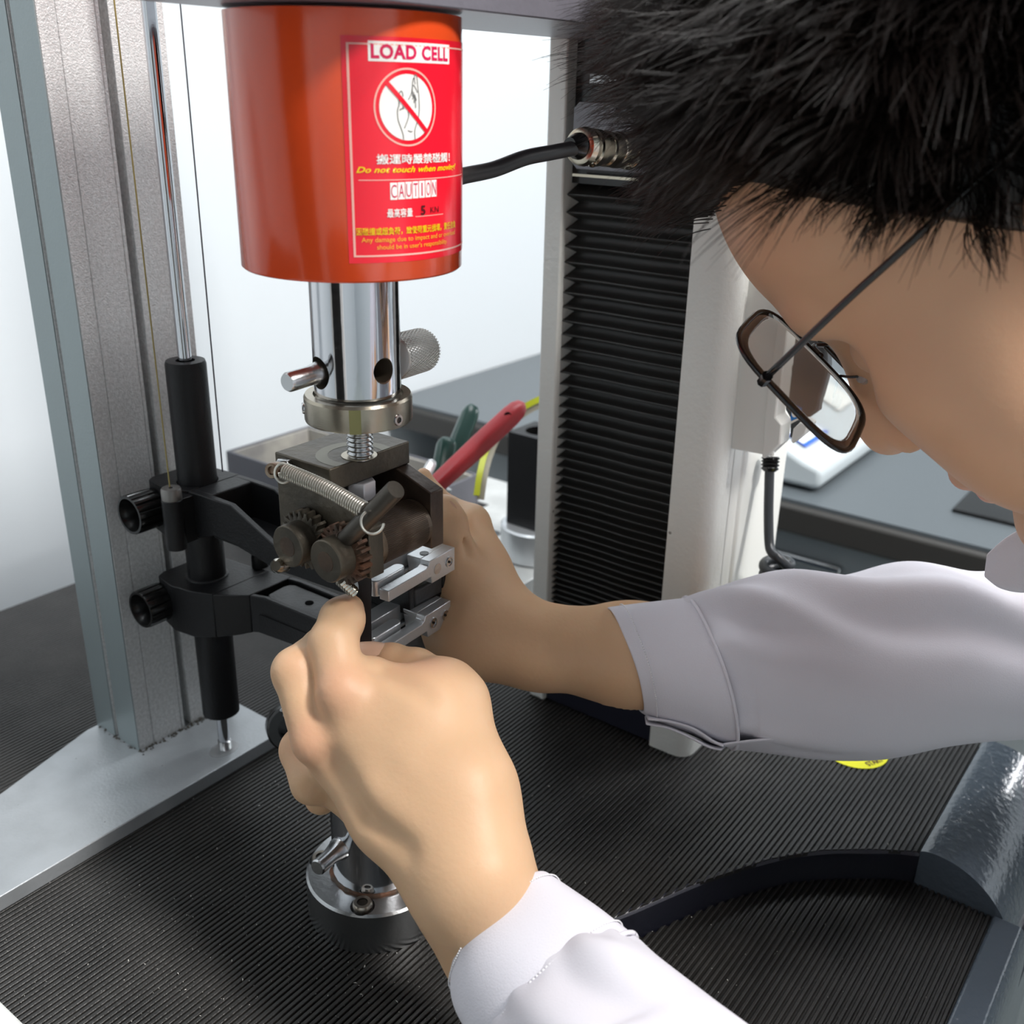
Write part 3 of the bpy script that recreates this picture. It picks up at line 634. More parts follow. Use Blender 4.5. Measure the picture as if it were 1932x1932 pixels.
for t in np.linspace(-.1,1.25*PI,24):
    hk.append(hcn+R@np.array((-math.cos(t-.9)*.0064,-math.sin(-t+.9)*.0000+math.sin(t-.9+PI/2*0)*.0064,-.001+.002*math.sin(t))))
obj('spring_hook', MB().tube(hk,.00075,8), mat('bright_spring',(1,1,1)), ug)
hk2=[P(534,893,.588)+R@np.array((math.cos(t)*.0048,math.sin(t)*.0055,.001*math.sin(t))) for t in np.linspace(0,1.8*PI,20)]
obj('spring_hook', MB().tube(hk2,.00075,8), mat('bright_spring',(1,1,1)), ug)
# small threaded screw under the gears
q0=P(642,1094,.592); q1=P(668,1118,.605)
prof=[]
for i in range(6): prof+=[(.0028,i/6),(.0037,(i+.4)/6),(.0028,(i+.85)/6)]
obj('end_screw', MB().lathe(q0,q1,prof,24), mat('bright_screw',(.62,.58,.50),.2,1.), ug)
obj('end_screw', MB().lathe(P(520,1068,.60),P(536,1066,.615),[(.003,0),(.0045,.2),(.0045,1)],20), mat('bright_screw',(1,1,1)), ug)
# specimen strip
sp=MB(); 
top=P(687,1065,.640); bot=P(690,1290,.650)
rw=R@np.array((1,0,0)); rn=R@np.array((.15,0,-1)); rows=[]
for i,(y_,wpx,xx) in enumerate(((1060,13,686),(1092,13.5,687),(1105,12.5,689),(1150,10.5,689.5),(1200,11,690),(1225,12,690),(1290,13,691))):
    c_=P(xx,y_,.632+.01*i/6); hw=wpx*.64/FP
    rows.append([c_+rw*hw+rn*.0011,c_-rw*hw+rn*.0011,c_-rw*hw-rn*.0011,c_+rw*hw-rn*.0011])
smb=MB().grid(rows,closed=True); smb.f.append((0,1,2,3)); smb.f.append(tuple(len(smb.v)-4+k for k in (3,2,1,0)))
obj('rubber_specimen', smb, M_spec, label='narrow black test strip pinched between index finger and thumb', cat='test specimen')
# =================================================================== RIGHT MACHINE COLUMN
mc=thing('machine_column',(.35,0,0),'white right hand machine column with black bellows and connector plate','machine column')
def rrect(y0,y1,x0,x1,r,corners=(1,1,1,1),n=6):
    out=[]
    for (cx,cy,a),f in zip(((x1,y1,0),(x0,y1,90),(x0,y0,180),(x1,y0,270)),corners):
        if f:
            ccx=cx-r if cx==x1 else cx+r; ccy=cy-r if cy==y1 else cy+r
            out+= [(ccx+r*math.cos(math.radians(a+90*k/n)),ccy+r*math.sin(math.radians(a+90*k/n))) for k in range(n+1)]
        else: out.append((cx,cy))
    return out
# near post: rounded corner towards (-x,-y)
post=rrect(-.0945,-.0575,.288,.32,.014,(0,0,1,0))
obj('front_post', MB().zprism(post,0.0,1.0), M_white, mc, sharp=40)
obj('side_panel', MB().zprism([(.318,-.0945),(.318,-.085),(.425,-.085),(.425,-.0975),(.336,-.0975),(.334,-.0955),(.330,-.0955),(.328,-.0945)],.004,1.0), M_white2, mc, bevel=.0012)
obj('back_post', MB().zprism([(.288,.0585),(.288,.0755),(.31,.079),(.42,.079),(.42,.0585)],0.0,1.0), M_white, mc, bevel=.0015)
obj('inner_shell', MB().box((.322,-.0575,0),(.42,.0585,1.0)), M_plast, mc)
obj('plinth', MB().box((.2915,-.0570,.001),(.330,.0580,.075)), M_navy, mc, bevel=.001)
# bellows (stretched above, compressed below)
zz=[]; z=.078; pitch=.0042
while z<.470: 
    t=(z-.078)/.39; pitch=.0050+.0090*t**1.05; zz.append((z,pitch)); z+=pitch
rows=[]
for z,p_ in zz:
    for (dx,dz) in ((.020,0),(.0045,.42),(.0025,.50),(.0045,.58)):
        rows.append([(.2915+dx+.0005*math.sin(y*90),y,z+dz*p_) for y in np.linspace(-.0572,.0582,16)])
rows.append([(.2915+.02,y,.473) for y in np.linspace(-.0572,.0582,16)])
obj('bellows', MB().grid(rows), M_bel, mc, sharp=0, label='black accordion bellows')
# connector plate
obj('connector_plate', MB().xprism(rrect(-.0545,.0505,.4835,.5330,.006,(0,1,1,0)) if False else [(-.0545,.4845),(.046,.4845),(.0505,.4890),(.0505,.528),(.046,.5325),(-.0545,.5325)],.287,.2905), mat('grey_satin_plate',(.21,.215,.235),.4,.3), mc, bevel=.0006)
obj('brass_strip', MB().box((.2885,-.0550,.4790),(.2905,.0505,.4810)), M_brass, mc)
obj('upper_shade', MB().box((.300,-.0572,.473),(.3205,.0582,1.0)), M_plast, mc)
hb=MB(); hb.box((.283,.005,.545),(.287,.035,.552)); obj('latch', hb, M_steel, mc, bevel=.0005)
lcx=thing('machine_column',(-.35,0,0),'white left hand machine column, only its pale foot corner showing at bottom left','machine column')
MX=lambda poly:[(-x,y) for x,y in poly]
obj('front_post', MB().zprism(MX(post),0.0205,1.0), M_white, lcx, sharp=40)
obj('back_post', MB().zprism(MX([(.288,.0585),(.288,.0755),(.31,.079),(.42,.079),(.42,.0585)]),0.0205,1.0), M_white, lcx, bevel=.0015)
obj('inner_shell', MB().box((-.42,-.0575,.0205),(-.322,.0585,1.0)), M_plast, lcx)
obj('bellows', MB().grid([[(-p[0],p[1],p[2]) for p in r_] for r_ in rows]), M_bel, lcx, sharp=0, label='black accordion bellows')
obj('outer_panel', MB().box((-.428,-.090,.0205),(-.4205,.079,1.0)), M_white2, lcx, bevel=.001)
obj('foot_cover', MB().box((-.43,-.11,.0003),(-.2165,.150,.020)), M_white, lcx, bevel=.003)
# sensor cable with connector
sc_=thing('sensor_cable',(.285,.045,.50),'grey cable with nickel round connectors plugged in column plate','cable')
c1=P(1094,276,.690); c2=P(1218,288,.7525)
ca=nz(c2-c1); L12=np.linalg.norm(c2-c1)
cpts=catmull([P(830,352,.600),P(866,334,.607),P(930,320,.628),P(990,298,.648),P(1040,288,.666),P(1082,280,.684)],8)
obj('cable', MB().tube(cpts,[.0049]*len(cpts),16), M_cable, sc_)
obj('rubber_boot', MB().lathe(c1-ca*.012,c1+ca*.006,[(.005,0),(.0085,.45),(.0095,1)],24), M_plast, sc_)
obj('plug_shell', MB().lathe(c1-ca*.001,c1+ca*.040,[(.0098,0),(.0118,.02),(.0128,.14),(.0112,.18),(.0112,.30),(.0124,.33),(.0124,.50),(.0108,.53),(.0108,.72),(.0120,.75),(.0120,1)],40), M_brass, sc_, sharp=25)
obj('socket_shell', MB().lathe(c1+ca*.0402,c1+ca*.062,[(.0118,0),(.0124,.08),(.0124,.3),(.0112,.34),(.0112,.8),(.0128,.85),(.0128,1)],40), M_brass, sc_, sharp=25)
dn=nz(R@np.array((.0,1,-.25)))
for tpos in (.0145,.060):
    q=c1+ca*tpos+dn*.0105; obj('clamp_screw', MB().lathe(q,q+dn*.0035,[(.0030,0),(.0030,.8),(.0024,1),(.0012,1),(.0012,.5)],16), M_brass, sc_)
# pendant holder with remote
ph_=thing('pendant_holder',(.37,-.12,.27),'white sheet metal holder carrying a dark remote on right column side','holder')
hx0=.312
W2=lambda px,py: tuple(Px(px,py,hx0)[1:])
obj('back_panel', MB().xprism([W2(1406,497),W2(1478,501),W2(1462,790),W2(1458,862),W2(1374,846),W2(1373,800)],hx0,hx0+.004) , M_white2, ph_, bevel=.0012)
obj('front_lip', MB().xprism([W2(1476,499),W2(1492,501),W2(1498,512),W2(1466,786),W2(1478,800),W2(1474,838),W2(1446,864),W2(1440,862),W2(1446,780)],hx0-.003,hx0+.016), M_white2, ph_, bevel=.0012)
obj('side_tab', MB().xprism([W2(1506,798),W2(1521,806),W2(1514,822),W2(1492,840),W2(1488,836),W2(1492,812)],hx0+.004,hx0+.016), M_white2, ph_, bevel=.001)
rm=thing('remote_control',(.32,-.12,.29),'dark grey handheld remote with blue sticker sitting in white holder','remote')
obj('remote_body', MB().xprism([W2(1470,600),W2(1540,590),W2(1545,700),W2(1520,790),W2(1490,812),W2(1486,832),W2(1472,838),W2(1474,800),W2(1464,782)],hx0+.0165,hx0+.028), mat('dark_remote',(.045,.05,.055),.4), rm, bevel=.002)
obj('blue_sticker', MB().xprism([W2(1479,777),W2(1492,783),W2(1491,797),W2(1475,804)],hx0+.0155,hx0+.0162), mat('blue_print',(.01,.20,.62),.4), rm)
obj('sticker_band', MB().xprism([W2(1475,804.5),W2(1491,797.5),W2(1491,801),W2(1474,810)],hx0+.0155,hx0+.0162), M_labw, rm)
_c=W2(1484,789); obj('sticker_symbol', MB().xprism([(_c[0]+.0022*math.cos(t),_c[1]+.0028*math.sin(t)) for t in np.linspace(0,2*PI,20)[:-1]],hx0+.0148,hx0+.0154), M_labw, rm)
# strain relief + coiled cord
cc=thing('coiled_cord',(.37,-.13,.15),'dark rubber cord with coiled loops hanging from holder on right column','cord')
t0=P(1454,862,.845); t1=P(1452,890,.845)
obj('strain_relief', MB().lathe(t0,t1,[(.0068,0),(.0078,.1),(.0060,.2),(.0078,.3),(.0060,.42),(.0078,.55),(.0060,.65),(.0074,.8),(.0045,1)],24), M_plast, cc)
pts=[P(1452,885,.845),P(1451,920,.846),P(1450,970,.848),P(1451,1020,.848),P(1455,1040,.845),P(1468,1052,.840)]
cpt=catmull(pts,8)
ctr=P(1466,1060,.850)
for t in np.linspace(-.2*PI,5.6*PI,110):
    cpt.append(ctr+R@np.array((math.cos(t-.3)*.0110,-math.sin(t-.3)*.0045+ (t+.5)*.0011, math.sin(t-.3)*.010)))
obj('cord', MB().tube(cpt,.0041,12), M_cord, cc, sharp=0)
# black bundle above holder
bd=thing('cable_bundle',(.36,-.10,.43),'black cable loops behind the forehead above white holder','cable')
for k,(a0,rr_) in enumerate(((0,.012),(1,.009))):
    pts=[P(1400,400-20*k,.90),P(1432+10*k,440,.90),P(1462+8*k,475,.90),P(1476+6*k,505,.90),P(1478,560,.91)]
    obj('cable', MB().tube(catmull(pts,6),rr_*.7,12), M_plast, bd)
obj('black_box', MB().box((.327,-.112,.421),(.345,-.098,.50)), M_plast, bd)
# =================================================================== BEHIND: tray, pliers, tube stand, scale
tr=thing('tool_tray',(.46,.5,.0),'open dusty grey metal tray with tool handles behind the grip','tray')
zr=.080
q1_,q2_,q3_,q4_=Pz(430,850,zr),Pz(640,792,zr),Pz(905,893,zr),Pz(640,1010,zr)
x0t,x1t,y0t,y1t=.415,.566,.362,.680
obj('tray_floor', MB().box((x0t,y0t,.0005),(x1t,y1t,.012)), M_dust, tr)
for lo,hi in (((x0t,y0t,.001),(x0t+.004,y1t,zr)),((x1t-.004,y0t,.001),(x1t,y1t,zr)),((x0t+.0041,y0t,.001),(x1t-.0041,y0t+.004,zr)),((x0t+.0041,y1t-.004,.001),(x1t-.0041,y1t,zr))):
    obj('tray_wall', MB().box(lo,hi), M_tray, tr, bevel=.001)
obj('tray_lining', MB().box((x1t-.008,y0t+.005,.012),(x1t-.0045,y1t-.005,zr-.002)).box((x0t+.005,y1t-.008,.012),(x1t-.009,y1t-.0045,zr-.002)), M_dust, tr)
def handle(parent,name,p0,p1,w,t,m,tilt=.35):
    p0=np.array(p0);p1=np.array(p1); a=nz(p1-p0); L=np.linalg.norm(p1-p0); s=nz(np.cross(a,ray(900,800))); v=np.cross(a,s)
    s2=s*math.cos(tilt)+v*math.sin(tilt); v2=np.cross(a,s2); rows=[]
    for tt,ww in ((0,.75),(.1,.85),(.5,1.),(.85,1.),(.93,.86),(.98,.62),(1.,.3)):
        c=p0+a*L*tt; ring=[]
        for k in range(16):
            th=2*PI*k/16; cx=math.copysign(abs(math.cos(th))**.55,math.cos(th)); sx=math.copysign(abs(math.sin(th))**.55,math.sin(th))
            ring.append(c+s2*cx*w*ww/2+v2*sx*t*min(1,ww*1.1)/2)
        rows.append(ring)
    mb=MB().grid(rows,closed=True); n=16; mb.f.append(tuple(range(n))); mb.f.append(tuple(len(mb.v)-n+k for k in range(n))[::-1])
    return obj(name,mb,m,parent,sharp=40)
rp=thing('crimping_tool',P(800,960,.95),'hand tool with long red plastic handle leaning out of the tray','hand tool')
handle(rp,'red_handle',P(812,925,.93),P(988,762,.97),.019,.016,M_red,.9)
hq=P(958,784,.9535); obj('hanging_hole', MB().cyl(hq,hq+nz(hq-CAM)*.006,.0034,n=16), mat('hole_shade_black',(0,0,0)), rp)  # black disc stands for the dark inside of the hole, painted not bored
obj('steel_shank', MB().tube([P(812,925,.93),P(770,985,.95)],.006,10), M_steel, rp)
gp=thing('pliers',P(810,980,.97),'pair of pliers with two dark green dipped handles in the tray','pliers')
handle(gp,'green_handle',P(826,925,.975),P(845,826,.99),.019,.014,M_green,.3)
handle(gp,'green_handle',P(838,900,1.0),P(893,765,1.03),.0175,.014,M_green,.3)
obj('plier_jaws', MB().tube([P(834,918,.985),P(815,975,.99)],.010,10), M_steel, gp)
fb=thing('steel_flat_bar',P(790,930,.96),'short bright flat steel bar end beside green plier handles','bar')
handle(fb,'bar',P(788,925,.95),P(818,868,.965),.010,.004,M_jaw,.2)
yw=thing('yellow_strip',P(905,930,.98),'bent yellow and beige strap looping out of the tray behind the red handle','strap')
ys_=catmull([P(899,935,.99),P(905,895,1.0),P(917,850,1.02),P(940,805,1.03),P(985,770,1.03),P(1035,745,1.03)],8)
def ribbon(pts,wdt,thk,side):
    rows=[]
    for k,p in enumerate(pts):
        t=nz(pts[min(k+1,len(pts)-1)]-pts[max(k-1,0)]); s=nz(np.cross(t,side)); nn=np.cross(t,s); rows.append([p+s*wdt/2+nn*thk/2,p-s*wdt/2+nn*thk/2,p-s*wdt/2-nn*thk/2,p+s*wdt/2-nn*thk/2])
    return MB().grid(rows,closed=True)
obj('yellow_side', ribbon(ys_,.006,.0015,ray(950,850)), M_yel, yw)
obj('beige_side', ribbon([p+R@np.array((.0040,.0036,.002)) for p in ys_],.007,.0015,ray(950,850)), mat('beige_strap',(.40,.36,.28),.5), yw)
# tube stand
ts=thing('square_tube_fixture',(.45,.22,0),'black square tube in a round aluminium socket behind the machine column','fixture')
xc_,yc_=Pz(982,1105,.035)[:2]
obj('foot_plate', MB().zprism([(xc_,yc_),(.66,yc_),(.66,.42),(.58,.42),(.58,.355),(xc_,.355)],.0005,.035), mat('pale_plate',(.50,.51,.50),.4,.3,var=.15,vscale=30), ts, bevel=.001)
cx,cy=Pz(1012,1010,.0585)[:2]
obj('round_socket', MB().lathe((cx,cy,.0355),(cx,cy,.075),[(.040,0),(.042,.05),(.042,.95),(.040,1),(.020,1)],72), M_jaw, ts)
ctu=Pz(1010,835,.165)
hw=.0255
tz1=.186
cxx,cyy=cx+.002,cy+.001
cut(obj('square_tube', MB().box((cxx-hw,cyy-hw,.0755),(cxx+hw,cyy+hw,tz1)), M_blk, ts), MB().cyl((cxx,cyy,tz1-.09),(cxx,cyy,tz1+.01),.0165,n=40), M_plast)
obj('slotted_hole', MB().zprism(circ(cx+.015,cy+.075,.009,16),.0351,.0354), M_plast, ts)
# scale on the bench
sl=thing('bench_scale',(1.1,.2,0),'white analytical bench scale with blue edged display on the dark bench','scale')
def ramp(y0,y1,x0_,x1_):
    return 0
sx0,sx1=.985,1.36
sy0,sy1=.060,.40
secs=[(sx0,.012,.050),(sx0+.015,.008,.056),(sx1-.03,.008,.10),(sx1,.012,.105)]
body=[(sy0,.010),(sy0+.012,.006),(sy1,.006),(sy1,.120),(sy0+.16,.105),(sy0+.03,.047),(sy0+.006,.040),(sy0,.034)]
obj('housing', MB().xprism(body,sx0,sx1), M_scale, sl, bevel=.008, seg=3)
f=lambda u,v:(sx0+.03+u*.30, sy0+.036+v*.105, .0525+v*.0475)
def inc(u0,u1,v0,v1,h):
    return MB().add([np.array(f(u,v))+np.array((0,-.4,.9))*h for u,v in ((u0,v0),(u1,v0),(u1,v1),(u0,v1))],[(0,1,2,3)])
obj('display_bezel', inc(.02,.26,.06,.50,.0012), mat('blue_bezel',(.03,.12,.55),.4), sl)
obj('display', inc(.03,.25,.12,.44,.0018), mat('lit_display',(.85,.90,.95),.3), sl)
V,Fc=text_mesh('0.0000 g'); lo=V.min(0); hi=V.max(0)
obj('display_digits', ([np.array(f(.07+.13*(v[0]-lo[0])/(hi[0]-lo[0]),.24+.08*(v[1]-lo[1])/(hi[1]-lo[1])))+np.array((0,-.4,.9))*.0022 for v in V],Fc), mat('display_grey',(.55,.58,.62),.5), sl, sharp=0)
obj('button_panel', inc(.62,.85,.25,.85,.0012), M_white2, sl)
obj('weighing_pan', MB().lathe((sx0+.19,sy0+.26,.118),(sx0+.19,sy0+.26,.130),[(.04,0),(.04,.6),(.09,.7),(.09,1)],40), M_steel, sl)
for fx in (sx0+.03,sx1-.03):
    for fy in (sy0+.03,sy1-.03): obj('foot', MB().cyl((fx,fy,.0002),(fx,fy,.0062),.012,n=16), M_plast, sl)
# slim dark item on bench
obj('black_folder', MB().box((1.045,-.33,.0003),(1.25,-.112,.006)), M_plast, label='thin black slab on the bench below the face', cat='folder', bevel=.001)
# yellow sticker on the mat
stk=thing('warning_sticker',(.395,-.21,.0),'round yellow sticker on the ribbed mat just under the far sleeve','sticker')
sxc,syc=.3985,-.2050
sm=MB(); n=96; rs=.0290
pts=[]
for i in range(n):
    th=2*PI*i/n; pts.append((sxc+rs*math.cos(th),syc+rs*math.sin(th)))
sm.add([(sxc,syc,.0004)]+[(x,y,.0004) for x,y in pts],[(0,1+i,1+(i+1)%n) for i in range(n)])
obj('sticker_face', sm, M_sticker, stk, sharp=0)
V,Fc=text_mesh('START',offset=.03); lo=V.min(0); hi=V.max(0)
ex_=nz(np.array((.9,-.43,0))); ey_=np.array((-ex_[1],ex_[0],0)); so_=np.array((*Pz(1640,1447,0)[:2],.0006))
W=[so_+ex_*(.018*(v[0]-lo[0])/(hi[0]-lo[0]))+ey_*(.0062*(v[1]-lo[1])/(hi[1]-lo[1])) for v in V]
obj('sticker_lettering',(W,Fc),M_labd,stk,sharp=0)
# =================================================================== PERSON
def smin(a,b,k):
    h=np.clip(.5+.5*(b-a)/k,0,1); return b*(1-h)+a*h-k*h*(1-h)
def sd_cone(Pn,a,b,ra,rb,flat=None):
    ab=b-a; L=ab.dot(ab)+1e-12; t=np.clip(((Pn-a)@ab)/L,0,1); q=Pn-(a+t[:,None]*ab)
    if flat is not None:
        ax,f=flat; ax=ax/np.linalg.norm(ax); c=q@ax; q=q+np.outer(c*(1/f-1),ax); d=np.linalg.norm(q,axis=1)-(ra+t*(rb-ra)); return d*min(1,f)**.5 if f<1 else d
    return np.linalg.norm(q,axis=1)-(ra+t*(rb-ra))
def sd_ell(Pn,c,axes,r):
    q=(Pn-c)@np.array(axes).T/np.array(r); k0=np.linalg.norm(q,axis=1); k1=np.linalg.norm(q/np.array(r),axis=1)+1e-9; return k0*(k0-1)/k1
def surface_nets(fn, lo, hi, h):
    lo=np.array(lo); n=np.ceil((np.array(hi)-lo)/h).astype(int)+1
    # coarse pass to skip empty blocks
    B=8; nb=np.ceil(n/B).astype(int); g=np.stack(np.meshgrid(*[np.arange(k) for k in nb],indexing='ij'),-1).reshape(-1,3)
    cen=lo+(g+.5)*B*h; dc=fn(cen); act=g[np.abs(dc)<B*h*1.25]
    val=np.full(tuple(nb*B),1.0,np.float32)
    inn=g[dc<=-B*h*1.25]
    for b in inn: val[b[0]*B:(b[0]+1)*B,b[1]*B:(b[1]+1)*B,b[2]*B:(b[2]+1)*B]=-1
    loc=np.stack(np.meshgrid(*[np.arange(B)]*3,indexing='ij'),-1).reshape(-1,3)
    for s_ in range(0,len(act),600):
        a=act[s_:s_+600]; idx=(a[:,None,:]*B+loc[None]).reshape(-1,3); v=fn(lo+idx*h); val[idx[:,0],idx[:,1],idx[:,2]]=v
    ins=val<0
    c=[ins[dx:ins.shape[0]-1+dx,dy:ins.shape[1]-1+dy,dz:ins.shape[2]-1+dz] for dx in (0,1) for dy in (0,1) for dz in (0,1)]
    cnt=sum(x.astype(np.int8) for x in c); cells=np.argwhere((cnt>0)&(cnt<8)); idm=np.full(cnt.shape,-1,np.int32); idm[tuple(cells.T)]=np.arange(len(cells))
    acc=np.zeros((len(cells),3)); num=np.zeros(len(cells))
    cor=[np.array((dx,dy,dz)) for dx in (0,1) for dy in (0,1) for dz in (0,1)]
    vv=[val[tuple((cells+k).T)] for k in cor]
    for i in range(8):
        for j in range(i+1,8):
            if np.abs(cor[i]-cor[j]).sum()!=1: continue
            m=(vv[i]<0)!=(vv[j]<0); t=np.where(m,vv[i]/(vv[i]-vv[j]+1e-20),0)
            p=cor[i]+(cor[j]-cor[i])*t[:,None]; acc[m]+=p[m]; num[m]+=1
    V=lo+(cells+acc/np.maximum(num,1)[:,None])*h
    F=[]
    for ax in range(3):
        o=[np.array((0,0,0)),None,None,None]; u=(ax+1)%3; v=(ax+2)%3
        eu=np.zeros(3,int); eu[u]=1; ev=np.zeros(3,int); ev[v]=1; ea=np.zeros(3,int); ea[ax]=1
        sl0=[slice(0,-1)]*3; A=ins; sa=[slice(None)]*3; sb=[slice(None)]*3; sa[ax]=slice(0,-1); sb[ax]=slice(1,None)
        e=A[tuple(sa)]!=A[tuple(sb)]; E_=np.argwhere(e); E_=E_[(E_[:,u]>0)&(E_[:,v]>0)]
        E_=E_[(E_[:,u]<cnt.shape[u])&(E_[:,v]<cnt.shape[v])&(E_[:,ax]<cnt.shape[ax])]
        q=[idm[tuple((E_-d_).T)] for d_ in (0*eu,eu,eu+ev,ev)]; q=np.stack(q,1)
        flip=A[tuple(E_.T)]; q[~flip]=q[~flip][:,::-1]; F.append(q)
    F=np.concatenate(F); F=F[(F>=0).all(1)]
    return V,F
def N(px,py,d,r): return P(px,py,d), r*d/FP
def chain(Pn,nodes,k=.004,flat=None):
    d=None
    for a,b in zip(nodes[:-1],nodes[1:]):
        (pa_,ra),(pb_,rb)=N(*a),N(*b); q=sd_cone(Pn,pa_,pb_,ra,rb,flat); d=q if d is None else smin(d,q,k)
    return d
VIEW=lambda px,py: nz(ray(px,py))
# ---------------- near (left) hand: back of the hand to the camera
def near_hand(Pn):
    # wrist & forearm: two side by side cones give the flat oval section
    d=chain(Pn,[(1300,2230,.51,80),(1090,1960,.540,78),(972,1770,.563,72),(915,1650,.562,72)],.02)
    d=smin(d,chain(Pn,[(1200,2280,.51,80),(1020,2010,.540,74),(912,1800,.568,60),(876,1690,.564,56)],.02),.02)
    palm=chain(Pn,[(905,1640,.548,76),(878,1490,.570,80),(800,1350,.592,66),(700,1290,.604,50)],.02)
    palm=smin(palm,chain(Pn,[(868,1665,.550,68),(774,1515,.575,78),(668,1360,.592,62)],.02),.03)
    palm=smin(palm,chain(Pn,[(856,1690,.556,54),(730,1540,.585,58),(628,1430,.600,48)],.015),.020)
    palm=smin(palm,chain(Pn,[(856,1700,.570,38),(716,1552,.605,38),(612,1478,.620,32)],.015),.014)
    palm=smin(palm,chain(Pn,[(880,1560,.585,60),(770,1430,.625,60)],.02),.03)
    d=smin(d,palm,.03)
    # knuckle heads
    for (x,y,dd,r) in ((646,1306,.5835,44),(596,1398,.590,40),(588,1474,.612,32)):
        c,rr=N(x,y,dd,r); d=smin(d,np.linalg.norm(Pn-c,axis=1)-rr,.010)
    # index: proximal phalanx up from the knuckle, then bends over toward the strip
    d=smin(d,chain(Pn,[(648,1300,.588,48),(628,1215,.600,45)],.004),.006)
    d=smin(d,chain(Pn,[(629,1212,.600,44.5),(646,1168,.613,41),(657,1150,.622,30)],.005),.005)
    # middle finger
    m=chain(Pn,[(594,1395,.592,44),(560,1268,.604,44)],.004)
    m=smin(m,chain(Pn,[(558,1266,.604,44),(610,1222,.635,38),(648,1205,.655,30)],.004),.005)
    d=smin(d,m,.0045)
    # ring finger
    m=chain(Pn,[(588,1478,.612,40),(570,1415,.632,40),(610,1350,.660,32),(650,1320,.672,27)],.005); d=smin(d,m,.0045)
    # little finger
    m=chain(Pn,[(606,1505,.628,32),(600,1450,.655,30),(640,1400,.676,24)],.005); d=smin(d,m,.004)
    # thumb: from the wrist along the right edge, tip on the strip
    t=chain(Pn,[(886,1500,.585,66),(858,1325,.606,58),(838,1300,.612,55)],.01); d=smin(d,t,.022)
    t=chain(Pn,[(842,1302,.614,54),(786,1262,.630,37),(738,1246,.636,31),(707,1236,.640,22)],.005); d=smin(d,t,.007)
    for G in ([(640,1376,.556,2),(712,1450,.5450,4),(790,1526,.524,1)],[(620,1456,.571,2),(686,1542,.558,3),(752,1606,.538,1)]):
        g=chain(Pn,G,.004); d=-smin(-d,g,.017)
    # groove between the index metacarpal and the thumb
    g=chain(Pn,[(722,1262,.588,5),(800,1300,.568,8),(862,1322,.560,2)],.004); d=-smin(-d,g,.010)
    return d
# ---------------- far (right) hand behind the grip
def far_hand(Pn):
    d=chain(Pn,[(1750,1240,0.758,120),(1400,1250,0.738,98),(1190,1240,0.728,86),(1060,1222,0.718,64),(1010,1214,0.714,60)],.02)
    d=smin(d,chain(Pn,[(1400,1250,0.773,90),(1180,1236,0.763,80),(1040,1222,0.748,60)],.02),.03)
    d=smin(d,chain(Pn,[(1000,1230,0.718,62),(930,1180,0.723,72),(880,1110,0.733,66)],.02),.02)
    d=smin(d,chain(Pn,[(960,1200,0.728,56),(905,1070,0.743,46),(880,1000,0.750,40)],.02),.018)
    # heel of the hand
    d=smin(d,chain(Pn,[(965,1215,0.714,56),(880,1205,0.714,64),(830,1150,0.726,50)],.02),.016)
    # thumb along the cheek plate
    t=chain(Pn,[(880,1130,0.722,48),(862,1050,0.714,38),(846,985,0.708,33),(838,960,0.710,28)],.006); d=smin(d,t,.010)
    # index round the back to the top
    t=chain(Pn,[(905,1050,.755,44),(886,990,.760,38),(852,972,.765,31),(818,938,.768,22),(799,896,.770,14)],.006); d=smin(d,t,.006)
    for k,(yy,dd) in enumerate(((1000,.735),(1045,.745),(1085,.75))):
        t=chain(Pn,[(880,yy+60,.755,40),(850,yy,dd+.03,34),(790,yy-30,dd+.03,30),(760,yy+10,dd+.02,26)],.006); d=smin(d,t,.006)
    # web crease
    g=chain(Pn,[(868,1010,0.706,3),(885,1045,0.702,5),(903,1056,0.706,1.5)],.003); d=-smin(-d,g,.006)
    g=chain(Pn,[(1004,1150,0.678,.8),(990,1195,0.672,1.6),(972,1230,0.683,.6)],.002); d=-smin(-d,g,.004)
    return d
